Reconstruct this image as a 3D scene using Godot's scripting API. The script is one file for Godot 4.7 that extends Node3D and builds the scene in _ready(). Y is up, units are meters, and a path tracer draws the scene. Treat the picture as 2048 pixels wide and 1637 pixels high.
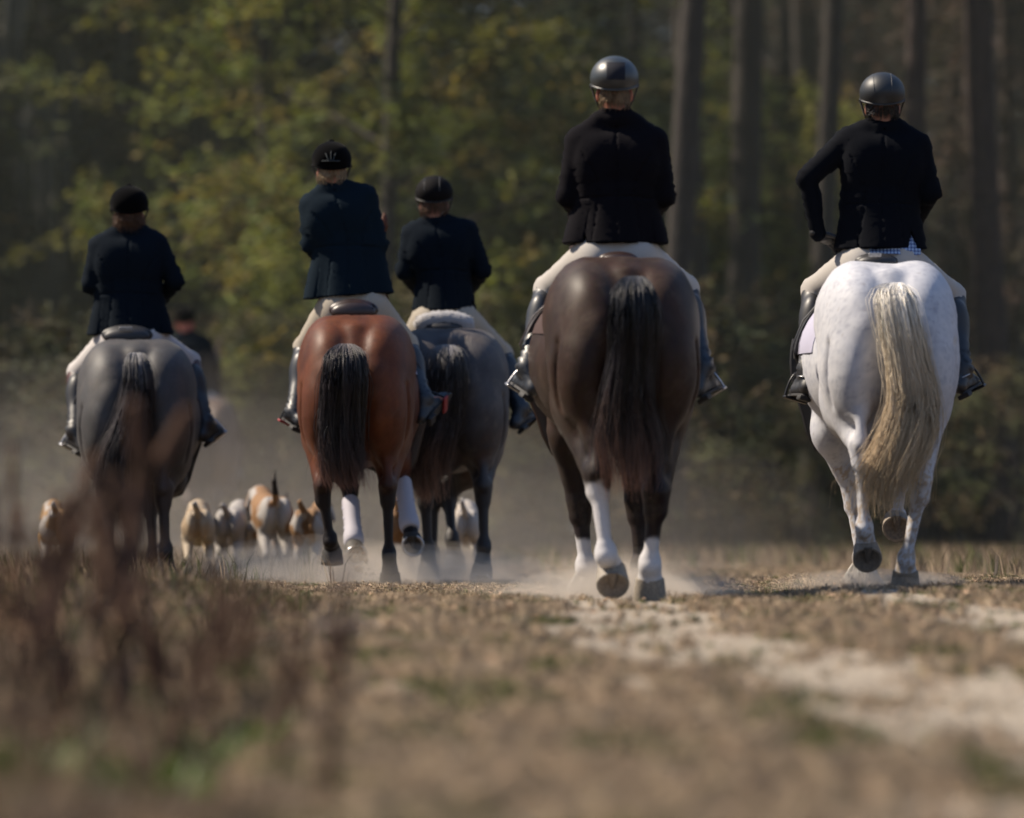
extends Node3D
# A hunt field rides away down a sandy track between a weedy verge and an autumn wood.

const LENS := 12690.0        # focal length in pixels of the 2048 wide photograph
const EYE := 0.36            # height of the lens above the track
const FAST := false

var jobs: Array = []         # surfaces that are worked out on the worker threads
var taken := {}
var M := {}
var none: Callable
var rng := RandomNumberGenerator.new()
var wrinkle := FastNoiseLite.new()


# ---------------------------------------------------------------- measuring
func P(u: float, v: float, d: float) -> Vector3:
	return Vector3((u - 1024.0) * d / LENS, EYE + (1050.0 - v) * d / LENS, -d)


func ground_y(x: float, z: float) -> float:
	var y := 0.0
	y += 0.045 * smoothstep(1.25, 1.7, x) * smoothstep(-24.0, -30.0, z) * (1.0 - smoothstep(-36.0, -42.0, z))
	y += 0.05 * smoothstep(-1.0, -2.6, x) * smoothstep(-34.0, -20.0, z)
	y -= 0.27 * smoothstep(-27.0, -12.0, z)
	y += 0.02 * sin(x * 1.7 + z * 0.31) * smoothstep(-31.0, -12.0, z) * 0.6
	y -= 0.025 * exp(-pow((x - rut_x(z)) / 0.28, 2.0)) * smoothstep(-29.0, -25.0, z)
	y -= 0.02 * exp(-pow((x - rut_x(z) - 1.35) / 0.24, 2.0)) * smoothstep(-29.0, -25.0, z)
	return y


func rut_x(z: float) -> float:
	return 0.50 + 0.06 * sin(z * 0.9) + 0.15 * maxf(0.0, z + 23.5)


# ---------------------------------------------------------------- naming
func numbered(called: String) -> String:
	if not taken.has(called):
		taken[called] = 0
		return called
	taken[called] += 1
	return "%s_%03d" % [called, taken[called]]


func thing(called: String, at: Vector3, label: String, category: String, group := "") -> Node3D:
	var o := Node3D.new()
	o.name = numbered(called)
	add_child(o)
	o.position = at
	tag(o, label, category, group)
	return o


func tag(o: Node, label: String, category: String, group := "", kind := "") -> void:
	if label:
		o.set_meta("label", label)
	if category:
		o.set_meta("category", category)
	if group:
		o.set_meta("group", group)
	if kind:
		o.set_meta("kind", kind)


func part(called: String, mesh: Mesh, material: Material, parent: Node) -> MeshInstance3D:
	var o := MeshInstance3D.new()
	o.name = called
	o.mesh = mesh
	if material:
		o.material_override = material
	o.cast_shadow = GeometryInstance3D.SHADOW_CASTING_SETTING_ON
	parent.add_child(o, true)
	return o


# ---------------------------------------------------------------- materials
func noise_tex(freq: float, dark: Color, light: Color, seed_: int, size := 256, octaves := 4, kind := FastNoiseLite.TYPE_SIMPLEX_SMOOTH) -> ImageTexture:
	var n := FastNoiseLite.new()
	n.seed = seed_
	n.noise_type = kind
	n.frequency = freq
	n.fractal_octaves = octaves
	var g := n.get_seamless_image(size, size)
	var im := Image.create(size, size, true, Image.FORMAT_RGB8)
	for y in size:
		for x in size:
			im.set_pixel(x, y, dark.lerp(light, g.get_pixel(x, y).r))
	im.generate_mipmaps()
	return ImageTexture.create_from_image(im)


func mat(rough: float, color := Color.WHITE, vertex := false, tex: Texture2D = null, scale := 1.0, opts := {}) -> StandardMaterial3D:
	var m := StandardMaterial3D.new()
	m.albedo_color = color.linear_to_srgb()
	m.roughness = rough
	m.vertex_color_use_as_albedo = vertex
	m.cull_mode = BaseMaterial3D.CULL_DISABLED
	if tex:
		m.albedo_texture = tex
		m.uv1_triplanar = true
		m.uv1_scale = Vector3.ONE * scale
	if opts.has("stretch"):
		m.uv1_scale = opts.stretch
	if opts.has("bump"):
		m.uv1_triplanar = true
		m.heightmap_enabled = true
		m.heightmap_texture = opts.bump
		m.heightmap_scale = opts.get("bump_cm", 0.2)
		if not tex:
			m.uv1_scale = Vector3.ONE * scale
	if opts.has("sheen"):
		m.rim_enabled = true
		m.rim = opts.sheen
		m.rim_tint = opts.get("tint", 0.5)
	if opts.has("coat"):
		m.clearcoat_enabled = true
		m.clearcoat = opts.coat
		m.clearcoat_roughness = opts.get("coat_rough", 0.2)
	if opts.has("metal"):
		m.metallic = opts.metal
	if opts.has("spec"):
		m.metallic_specular = opts.spec
	if opts.has("back"):
		m.backlight_enabled = true
		m.backlight = opts.back
	if opts.has("sss"):
		m.subsurf_scatter_enabled = true
		m.subsurf_scatter_strength = opts.sss
	return m


# ---------------------------------------------------------------- a distance field that is meshed as surface nets
class Field:
	var lo: Vector3
	var h: float
	var nx: int
	var ny: int
	var nz: int
	var d := PackedFloat32Array()

	func _init(a: Vector3, b: Vector3, cell: float) -> void:
		lo = a
		h = cell
		nx = int(ceil((b.x - a.x) / h)) + 1
		ny = int(ceil((b.y - a.y) / h)) + 1
		nz = int(ceil((b.z - a.z) / h)) + 1
		d.resize(nx * ny * nz)
		d.fill(10.0)

	func put(s: Array) -> void:
		match s[0]:
			0: cap(s[1], s[2], s[3], s[4], s[5], s[6], s[7])
			1: ell(s[1], s[2], s[3], s[4], s[5])
			2: plane(s[1], s[2])

	# tapered capsule; sc squeezes space (z 1.4 = flattened front to back); cut: carve it away
	func cap(a: Vector3, b: Vector3, ra: float, rb: float, k: float, sc: Vector3, cut: bool) -> void:
		var reach := maxf(ra, rb) + k + h * 1.8
		var mn := Vector3(minf(a.x, b.x), minf(a.y, b.y), minf(a.z, b.z)) - Vector3.ONE * reach / sc
		var mx := Vector3(maxf(a.x, b.x), maxf(a.y, b.y), maxf(a.z, b.z)) + Vector3.ONE * reach / sc
		var i0 := clampi(int((mn.x - lo.x) / h), 0, nx)
		var i1 := clampi(int((mx.x - lo.x) / h) + 2, 0, nx)
		var j0 := clampi(int((mn.y - lo.y) / h), 0, ny)
		var j1 := clampi(int((mx.y - lo.y) / h) + 2, 0, ny)
		var k0 := clampi(int((mn.z - lo.z) / h), 0, nz)
		var k1 := clampi(int((mx.z - lo.z) / h) + 2, 0, nz)
		if mx.x < lo.x or mx.y < lo.y or mx.z < lo.z:
			return
		var ab := (b - a) * sc
		var inv := 1.0 / maxf(ab.length_squared(), 1e-9)
		var dr := rb - ra
		var k4 := 0.25 / k
		for i in range(i0, i1):
			var px := (lo.x + i * h - a.x) * sc.x
			for j in range(j0, j1):
				var py := (lo.y + j * h - a.y) * sc.y
				var at := (i * ny + j) * nz
				var pz := (lo.z + k0 * h - a.z) * sc.z
				var step := h * sc.z
				for n in range(at + k0, at + k1):
					var q := Vector3(px, py, pz)
					pz += step
					var t := clampf(q.dot(ab) * inv, 0.0, 1.0)
					var e := (q - ab * t).length() - ra - dr * t
					var c := d[n]
					if cut:
						e = -e
						if e > c - k:
							var w := maxf(k - absf(c - e), 0.0)
							d[n] = maxf(c, e) + w * w * k4
					elif e < c + k:
						var w := maxf(k - absf(c - e), 0.0)
						d[n] = minf(c, e) - w * w * k4

	func ell(c0: Vector3, r: Vector3, turn: Basis, k: float, cut: bool) -> void:
		var R := maxf(r.x, maxf(r.y, r.z)) + k + h * 1.8
		var ex := Vector3(
			absf(turn.x.x) * r.x + absf(turn.y.x) * r.y + absf(turn.z.x) * r.z,
			absf(turn.x.y) * r.x + absf(turn.y.y) * r.y + absf(turn.z.y) * r.z,
			absf(turn.x.z) * r.x + absf(turn.y.z) * r.y + absf(turn.z.z) * r.z) + Vector3.ONE * (k + h * 1.8)
		ex = ex.min(Vector3.ONE * R)
		var i0 := clampi(int((c0.x - ex.x - lo.x) / h), 0, nx)
		var i1 := clampi(int((c0.x + ex.x - lo.x) / h) + 2, 0, nx)
		var j0 := clampi(int((c0.y - ex.y - lo.y) / h), 0, ny)
		var j1 := clampi(int((c0.y + ex.y - lo.y) / h) + 2, 0, ny)
		var k0 := clampi(int((c0.z - ex.z - lo.z) / h), 0, nz)
		var k1 := clampi(int((c0.z + ex.z - lo.z) / h) + 2, 0, nz)
		if c0.x + ex.x < lo.x or c0.y + ex.y < lo.y or c0.z + ex.z < lo.z:
			return
		var inv := turn.transposed()
		var ir := Vector3.ONE / r
		var k4 := 0.25 / k
		for i in range(i0, i1):
			for j in range(j0, j1):
				var at := (i * ny + j) * nz
				var q := inv * (lo + Vector3(i, j, k0) * h - c0) * ir
				var dq := inv * Vector3(0, 0, h) * ir
				for n in range(at + k0, at + k1):
					var a := q.length()
					var b := (q * ir).length()
					q += dq
					var e := a * (a - 1.0) / maxf(b, 1e-6)
					var c := d[n]
					if cut:
						e = -e
						if e > c - k:
							var w := maxf(k - absf(c - e), 0.0)
							d[n] = maxf(c, e) + w * w * k4
					elif e < c + k:
						var w := maxf(k - absf(c - e), 0.0)
						d[n] = minf(c, e) - w * w * k4

	func plane(nrm: Vector3, off: float) -> void:
		for i in nx:
			for j in ny:
				var at := (i * ny + j) * nz
				for k in nz:
					d[at + k] = maxf(d[at + k], nrm.dot(lo + Vector3(i, j, k) * h) - off)

	# one vertex in each crossed cell, one quad round each crossed edge
	func mesh(out: Dictionary, paint: Callable, bend: Callable) -> void:
		var V: PackedVector3Array = out.v
		var N: PackedVector3Array = out.n
		var C: PackedColorArray = out.c
		var I: PackedInt32Array = out.i
		var who := PackedInt32Array()
		who.resize(nx * ny * nz)
		who.fill(-1)
		var sx := ny * nz
		var sy := nz
		var near := h * 1.8
		var c := PackedFloat32Array()
		c.resize(8)
		for i in nx - 1:
			for j in ny - 1:
				var at := i * sx + j * sy
				for k in nz - 1:
					var n := at + k
					var d0 := d[n]
					if d0 > near or d0 < -near:
						continue
					c[0] = d0
					c[1] = d[n + 1]
					c[2] = d[n + sy]
					c[3] = d[n + sy + 1]
					c[4] = d[n + sx]
					c[5] = d[n + sx + 1]
					c[6] = d[n + sx + sy]
					c[7] = d[n + sx + sy + 1]
					var inside := 0
					for m in 8:
						if c[m] < 0.0:
							inside += 1
					if inside == 0 or inside == 8:
						continue
					var sum := Vector3.ZERO
					var cnt := 0
					for m in 8:
						for bit in [1, 2, 4]:
							if m & bit:
								continue
							var o: int = m | bit
							if (c[m] < 0.0) != (c[o] < 0.0):
								var t := c[m] / (c[m] - c[o])
								var p := Vector3(float(m >> 2 & 1), float(m >> 1 & 1), float(m & 1))
								if bit == 1:
									p.z = t
								elif bit == 2:
									p.y = t
								else:
									p.x = t
								sum += p
								cnt += 1
					var f := sum / float(cnt)
					var pos := lo + (Vector3(i, j, k) + f) * h
					var g := Vector3(
						lerpf(lerpf(c[4] - c[0], c[6] - c[2], f.y), lerpf(c[5] - c[1], c[7] - c[3], f.y), f.z),
						lerpf(lerpf(c[2] - c[0], c[6] - c[4], f.x), lerpf(c[3] - c[1], c[7] - c[5], f.x), f.z),
						lerpf(lerpf(c[1] - c[0], c[5] - c[4], f.x), lerpf(c[3] - c[2], c[7] - c[6], f.x), f.y)).normalized()
					who[n] = V.size()
					if bend.is_valid():
						pos += g * float(bend.call(pos, g))
					V.append(pos)
					N.append(g)
					C.append(paint.call(pos, g) if paint.is_valid() else Color.WHITE)
		for i in range(1, nx - 1):
			for j in range(1, ny - 1):
				var at := i * sx + j * sy
				for k in range(1, nz - 1):
					var n := at + k
					var d0 := d[n]
					if d0 > near or d0 < -near:
						continue
					var s0 := d0 < 0.0
					if (d[n + sx] < 0.0) != s0:
						quad(I, who[n], who[n - sy], who[n - sy - 1], who[n - 1], s0)
					if (d[n + sy] < 0.0) != s0:
						quad(I, who[n], who[n - 1], who[n - sx - 1], who[n - sx], s0)
					if (d[n + 1] < 0.0) != s0:
						quad(I, who[n], who[n - sx], who[n - sx - sy], who[n - sy], s0)
		out.v = V
		out.n = N
		out.c = C
		out.i = I

	func quad(I: PackedInt32Array, a: int, b: int, c: int, e: int, flip: bool) -> void:
		if a < 0 or b < 0 or c < 0 or e < 0:
			return
		if flip:
			I.append_array([a, c, b, a, e, c])
		else:
			I.append_array([a, b, c, a, c, e])


func cap(a: Vector3, b: Vector3, ra: float, rb: float, k := 0.03, sc := Vector3.ONE, cut := false) -> Array:
	return [0, a, b, ra, rb, k, sc, cut]


func ell(c: Vector3, r: Vector3, turn := Basis.IDENTITY, k := 0.04, cut := false) -> Array:
	return [1, c, r, turn, k, cut]


# value of the shapes at one point, for laying tack on a back
func value(shapes: Array, p: Vector3) -> float:
	var d := 10.0
	for s in shapes:
		var e := 10.0
		if s[0] == 0:
			var ab: Vector3 = (s[2] - s[1]) * s[6]
			var q: Vector3 = (p - s[1]) * s[6]
			var t := clampf(q.dot(ab) / maxf(ab.length_squared(), 1e-9), 0.0, 1.0)
			e = (q - ab * t).length() - lerpf(s[3], s[4], t)
		elif s[0] == 1:
			var q: Vector3 = s[3].transposed() * (p - s[1]) / s[2]
			e = q.length() * (q.length() - 1.0) / maxf((q / s[2]).length(), 1e-6)
		var k: float = s[5] if s[0] == 0 else s[4]
		var w := maxf(k - absf(d - e), 0.0)
		d = minf(d, e) - w * w * 0.25 / k
	return d


# queue a surface: shapes meshed over several boxes [lo, hi, cell] into one part
func skin(called: String, shapes: Array, boxes: Array, material: Material, parent: Node, paint: Callable = none, bend: Callable = none) -> MeshInstance3D:
	var o := part(called, null, material, parent)
	jobs.append({"node": o, "shapes": shapes, "boxes": boxes, "paint": paint, "bend": bend})
	return o


func work(n: int) -> void:
	var j: Dictionary = jobs[n]
	var out := {"v": PackedVector3Array(), "n": PackedVector3Array(), "c": PackedColorArray(), "i": PackedInt32Array()}
	for b in j.boxes:
		var f := Field.new(b[0], b[1], b[2])
		for s in j.shapes:
			f.put(s)
		f.mesh(out, j.paint, j.bend)
	j.out = out


func finish() -> void:
	var id := WorkerThreadPool.add_group_task(work, jobs.size())
	WorkerThreadPool.wait_for_group_task_completion(id)
	for j in jobs:
		j.node.mesh = arrays_mesh(j.out.v, j.out.n, j.out.c, j.out.i)
	jobs.clear()


func arrays_mesh(v: PackedVector3Array, n: PackedVector3Array, c: PackedColorArray, i: PackedInt32Array) -> ArrayMesh:
	var a := []
	a.resize(Mesh.ARRAY_MAX)
	a[Mesh.ARRAY_VERTEX] = v
	a[Mesh.ARRAY_NORMAL] = n
	if c.size() == v.size():
		a[Mesh.ARRAY_COLOR] = c
	a[Mesh.ARRAY_INDEX] = i
	var m := ArrayMesh.new()
	m.add_surface_from_arrays(Mesh.PRIMITIVE_TRIANGLES, a)
	return m


# box round shapes given by their points
func room(shapes: Array, pad: float, cell: float) -> Array:
	var lo := Vector3.ONE * 1e6
	var hi := -lo
	for s in shapes:
		if s[0] == 0:
			var r: float = maxf(s[3], s[4])
			lo = lo.min(s[1] - Vector3.ONE * r).min(s[2] - Vector3.ONE * r)
			hi = hi.max(s[1] + Vector3.ONE * r).max(s[2] + Vector3.ONE * r)
		elif s[0] == 1:
			var r: float = maxf(s[2].x, maxf(s[2].y, s[2].z))
			lo = lo.min(s[1] - Vector3.ONE * r)
			hi = hi.max(s[1] + Vector3.ONE * r)
	return [lo - Vector3.ONE * (pad + cell * 2.0), hi + Vector3.ONE * (pad + cell * 2.0), cell]


# ---------------------------------------------------------------- plain builders
class Shape:
	var v := PackedVector3Array()
	var n := PackedVector3Array()
	var c := PackedColorArray()
	var i := PackedInt32Array()

	# rings of the same size joined into a skin
	func rings(rs: Array, closed: bool, col: Array, cap_a := true, cap_b := true) -> void:
		var m: int = rs[0].size()
		var base := v.size()
		for r in rs.size():
			var mid := Vector3.ZERO
			for p in rs[r]:
				mid += p
			mid /= m
			for k in m:
				var p: Vector3 = rs[r][k]
				var along: Vector3 = rs[mini(r + 1, rs.size() - 1)][k] - rs[maxi(r - 1, 0)][k]
				var round_: Vector3 = rs[r][(k + 1) % m if closed else mini(k + 1, m - 1)] - rs[r][(k - 1 + m) % m if closed else maxi(k - 1, 0)]
				var nn := round_.cross(along).normalized()
				if closed and nn.dot(p - mid) < 0.0:
					nn = -nn
				v.append(p)
				n.append(nn)
				c.append(col[mini(r, col.size() - 1)])
		var last := m if closed else m - 1
		for r in rs.size() - 1:
			for k in last:
				var a := base + r * m + k
				var b := base + r * m + (k + 1) % m
				i.append_array([a, b, a + m, b, b + m, a + m])
		for e in 2:
			if not closed or (e == 0 and not cap_a) or (e == 1 and not cap_b):
				continue
			var ring: Array = rs[0] if e == 0 else rs[rs.size() - 1]
			var prev: Array = rs[1] if e == 0 else rs[rs.size() - 2]
			var mid := Vector3.ZERO
			var pm := Vector3.ZERO
			for k in m:
				mid += ring[k] / m
				pm += prev[k] / m
			var nn := (mid - pm).normalized()
			var at := v.size()
			var co: Color = col[0] if e == 0 else col[col.size() - 1]
			v.append(mid)
			n.append(nn)
			c.append(co)
			for k in m:
				v.append(ring[k])
				n.append(nn)
				c.append(co)
			for k in m:
				i.append_array([at, at + 1 + k, at + 1 + (k + 1) % m])

	func tube(pts: Array, rad: Array, sides: int, col: Array, flat := 1.0, hint := Vector3.UP) -> void:
		var rs := []
		for k in pts.size():
			var t: Vector3 = (pts[mini(k + 1, pts.size() - 1)] - pts[maxi(k - 1, 0)]).normalized()
			var x := t.cross(hint)
			if x.length() < 0.05:
				x = t.cross(Vector3.RIGHT if absf(t.x) < 0.8 else Vector3.BACK)
			x = x.normalized()
			var y := x.cross(t)
			var ring := []
			var r: float = rad[mini(k, rad.size() - 1)]
			for s in sides:
				var a := TAU * s / sides
				ring.append(pts[k] + x * cos(a) * r + y * sin(a) * r * flat)
			rs.append(ring)
		rings(rs, true, col)

	func box(at: Vector3, size: Vector3, turn: Basis, col: Color, bevel := 0.0) -> void:
		var s := size / 2.0
		var b := minf(bevel, minf(s.x, minf(s.y, s.z)) * 0.8)
		var rs := []
		for lay in [[-s.y, b], [-s.y + b, 0.0], [s.y - b, 0.0], [s.y, b]]:
			var w: float = s.x - lay[1]
			var e: float = s.z - lay[1]
			var ring := []
			for q in [[w, -e + b], [w, e - b], [w - b, e], [-w + b, e], [-w, e - b], [-w, -e + b], [-w + b, -e], [w - b, -e]]:
				ring.append(at + turn * Vector3(q[0], lay[0], q[1]))
			rs.append(ring)
		if b <= 0.0:
			rs = [rs[0], rs[3]]
		rings(rs, true, [col])

	func leaf(at: Vector3, along: Vector3, side: Vector3, col: Color) -> void:
		var base := v.size()
		var nn := along.cross(side).normalized()
		var lift := nn * along.length() * 0.12
		for p in [at, at + along * 0.45 + side * 0.5 + lift, at + along, at + along * 0.45 - side * 0.5 + lift]:
			v.append(p)
			n.append(nn)
			c.append(col)
		i.append_array([base, base + 1, base + 2, base, base + 2, base + 3])

	func done() -> ArrayMesh:
		for t in range(0, i.size(), 3):
			var p := v[i[t]]
			if (v[i[t + 2]] - p).cross(v[i[t + 1]] - p).dot(n[i[t]] + n[i[t + 1]] + n[i[t + 2]]) < 0.0:
				var w := i[t + 1]
				i[t + 1] = i[t + 2]
				i[t + 2] = w
		var a := []
		a.resize(Mesh.ARRAY_MAX)
		a[Mesh.ARRAY_VERTEX] = v
		a[Mesh.ARRAY_NORMAL] = n
		a[Mesh.ARRAY_COLOR] = c
		a[Mesh.ARRAY_INDEX] = i
		var m := ArrayMesh.new()
		m.add_surface_from_arrays(Mesh.PRIMITIVE_TRIANGLES, a)
		return m


func curve(pts: Array, t: float) -> Vector3:
	var f := clampf(t, 0.0, 1.0) * (pts.size() - 1)
	var k := mini(int(f), pts.size() - 2)
	return (pts[k] as Vector3).cubic_interpolate(pts[k + 1], pts[maxi(k - 1, 0)], pts[mini(k + 2, pts.size() - 1)], f - k)


func ramp(vals: Array, t: float) -> float:
	var f := clampf(t, 0.0, 1.0) * (vals.size() - 1)
	var k := mini(int(f), vals.size() - 2)
	return lerpf(vals[k], vals[k + 1], f - k)


func cramp(vals: Array, t: float) -> Color:
	var f := clampf(t, 0.0, 1.0) * (vals.size() - 1)
	var k := mini(int(f), vals.size() - 2)
	return (vals[k] as Color).lerp(vals[k + 1], f - k)


func _ready() -> void:
	# --- camera
	var cam := Camera3D.new()
	cam.name = "camera"
	var lens := CameraAttributesPhysical.new()
	lens.frustum_focal_length = 220.0
	lens.exposure_aperture = 1.85
	lens.frustum_focus_distance = 33.8
	lens.frustum_near = 0.1
	lens.frustum_far = 1200.0
	cam.attributes = lens
	cam.projection = Camera3D.PROJECTION_FRUSTUM
	cam.near = 0.1
	cam.far = 1200.0
	cam.size = 0.1 * 1637.0 / LENS
	cam.frustum_offset = Vector2(0.0, 0.1 * (1050.0 - 818.5) / LENS)
	cam.position = Vector3(0, EYE, 0)
	add_child(cam)
	cam.current = true
	# --- sky and exposure
	var env := Environment.new()
	env.background_mode = Environment.BG_SKY
	var sky := Sky.new()
	var sm := ProceduralSkyMaterial.new()
	sm.sky_top_color = Color(0.34, 0.44, 0.60)
	sm.sky_horizon_color = Color(0.62, 0.66, 0.70)
	sm.sky_curve = 0.2
	sm.ground_bottom_color = Color(0.20, 0.17, 0.14)
	sm.ground_horizon_color = Color(0.45, 0.43, 0.40)
	sky.sky_material = sm
	env.sky = sky
	env.background_energy_multiplier = 1.0
	env.tonemap_mode = Environment.TONE_MAPPER_LINEAR
	env.tonemap_exposure = 1.75
	env.sdfgi_enabled = true
	env.ssao_enabled = true
	env.ssil_enabled = true
	env.volumetric_fog_enabled = true
	env.volumetric_fog_density = 0.0
	var we := WorldEnvironment.new()
	we.name = "world"
	we.environment = env
	add_child(we)
	# --- sun: high on the left and ahead of the riders
	var sun := DirectionalLight3D.new()
	sun.name = "sun"
	sun.light_energy = 1.55
	sun.light_color = Color(1.0, 0.94, 0.86)
	sun.light_angular_distance = 0.5
	sun.shadow_enabled = true
	add_child(sun)
	sun.look_at_from_position(Vector3(-0.62, 0.70, -0.16), Vector3.ZERO)
	rng.seed = 11
	var t0 := Time.get_ticks_msec()
	make_materials()
	make_setting()
	print("setting ", Time.get_ticks_msec() - t0)
	make_field()
	print("field ", Time.get_ticks_msec() - t0)
	make_hounds()
	make_dust()
	finish()
	print("done ", Time.get_ticks_msec() - t0)


# ---------------------------------------------------------------- horses
# a hoof: wall flaring from the coronet to the ground edge, with a sole; dn points out of the sole, toe to its front
func hoof_mesh(top: Vector3, sole: Vector3, toe: Vector3, rt: float, rb: float, wall: Color, under: Color) -> ArrayMesh:
	var s := Shape.new()
	var dn := (sole - top).normalized()
	var t := (toe - dn * toe.dot(dn)).normalized()
	var x := dn.cross(t).normalized()
	var len_ := (sole - top).length()
	var rs := []
	for lay in [[0.0, 0.93, 0.0], [0.06, 1.0, 0.0], [0.5, 1.0, 0.0], [0.95, 1.0, 0.0], [1.0, 0.97, 0.0]]:
		var r: float = lerpf(rt, rb, lay[0]) * lay[1]
		var ring := []
		for k in 20:
			var a := TAU * k / 20
			var f := sin(a)
			var long := 1.08 if f > 0.0 else 0.86
			ring.append(top + dn * len_ * lay[0] + x * cos(a) * r + t * (f * r * long + lay[0] * rb * 0.22))
		rs.append(ring)
	s.rings(rs, true, [wall], true, false)
	var rim: Array = rs[4]
	var mid := sole + t * rb * 0.2
	# the sole: a white line of wall, then a shallow bowl
	var base := s.v.size()
	for lay in [[1.0, 0.0, wall], [0.86, 0.0, wall], [0.80, 0.006, under], [0.4, 0.010, under], [0.0, 0.010, under]]:
		for k in 20:
			s.v.append(mid + (rim[k] - mid) * lay[0] - dn * lay[1])
			s.n.append((dn + (mid - rim[k]).normalized() * (0.35 if lay[1] > 0.0 and lay[0] > 0.1 else 0.0)).normalized())
			s.c.append(lay[2])
	for l in 4:
		for k in 20:
			var e := base + l * 20 + k
			var g := base + l * 20 + (k + 1) % 20
			s.i.append_array([e, g, e + 20, g, g + 20, e + 20])
	# the frog
	s.tube([mid - t * rb * 0.85, mid - t * rb * 0.2, mid + t * rb * 0.35], [rb * 0.3, rb * 0.22, 0.004], 8, [under * 0.8], 0.35, dn)
	return s.done()


func shoe_mesh(sole: Vector3, dn: Vector3, toe: Vector3, rb: float) -> ArrayMesh:
	var s := Shape.new()
	dn = dn.normalized()
	var t := (toe - dn * toe.dot(dn)).normalized()
	var x := dn.cross(t).normalized()
	var pts := []
	for k in 19:
		var a := lerpf(-1.1, PI + 1.1, k / 18.0)
		var f := sin(a)
		pts.append(sole + t * rb * 0.2 + dn * 0.002 + x * cos(a) * rb * 0.9 + t * f * rb * (0.98 if f > 0.0 else 0.8))
	s.tube(pts, [0.009], 6, [Color.WHITE], 0.6, dn)
	return s.done()


# hair that follows a spine: strands spread through its width, each a thin three-sided tube
func hair_mesh(spine: Array, wide: Array, deep: Array, cols: Array, count: int, thick: float, seed_: int, wild := 1.0, core := 0.62, vary := Vector2(0.55, 2.2)) -> ArrayMesh:
	var r := RandomNumberGenerator.new()
	r.seed = seed_
	var s := Shape.new()
	var pts := []
	var rs := []
	for k in 15:
		var t := k / 14.0 * 0.93
		var c := curve(spine, t)
		var slim := core * (1.0 - 0.85 * smoothstep(0.55, 0.93, t))
		var w := ramp(wide, t) * slim
		var e := ramp(deep, t) * slim
		var ring := []
		for m in 14:
			var a := TAU * m / 14
			var wob := 1.0 + 0.16 * sin(m * 2.4 + k * 0.5) + 0.1 * sin(m * 5.1)
			ring.append(c + Vector3(cos(a) * w * wob, 0, sin(a) * e * wob))
		rs.append(ring)
		pts.append(cramp(cols, t) * 0.9)
	s.rings(rs, true, pts)
	for n in count:
		var a := r.randf() * TAU
		var q := sqrt(r.randf())
		var off := Vector2(cos(a), sin(a)) * q
		var lock := floorf(a / TAU * 23.0) + 23.0 * floorf(q * 2.999)
		var t0 := pow(r.randf(), 1.6) * 0.6
		var t1 := (0.80 + 0.20 * r.randf()) * lerpf(0.9, 1.0, fmod(lock * 0.618, 1.0))
		if n % 11 == 0:
			t1 = minf(t1 + 0.06, 1.04)
			off *= 1.0 + 0.3 * wild * r.randf()
		var ph := r.randf() * TAU
		var fr := 2.0 + 5.0 * r.randf()
		var tone := (vary.x + vary.y * pow(fmod(lock * 0.6180339, 1.0), 2.0)) * (0.8 + 0.4 * r.randf())
		var last := Vector3.ZERO
		var segs := 11
		var P2 := []
		var R2 := []
		var C2 := []
		for k in segs + 1:
			var f := k / float(segs)
			var t := lerpf(t0, t1, f)
			var c := curve(spine, t)
			if t > 1.0:
				c += (spine[-1] - spine[-2]).normalized() * (t - 1.0)
			var ws := ramp(wide, t)
			var ds := ramp(deep, t)
			var grow := smoothstep(0.0, 0.25, f) if t0 > 0.06 else 1.0
			grow = lerpf(0.75, 1.0, grow)
			var fray := 1.0 + 0.35 * wild * smoothstep(0.7, 1.0, t) * sin(ph * 3.0)
			ws *= fray
			var sway := 0.012 * wild * sin(lock * 2.3 + t * 6.0) + (0.006 + 0.014 * t * t) * wild * sin(ph + f * fr)
			c += Vector3(off.x * ws * grow + sway * (0.3 + t), 0.0, off.y * ds * grow + 0.006 * wild * cos(ph + f * fr))
			P2.append(c)
			R2.append(thick * (1.0 - 0.75 * f))
			var co := cramp(cols, t) * tone
			co.a = 1.0
			C2.append(co)
			last = c
		s.tube(P2, R2, 3, C2)
	return s.done()


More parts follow.
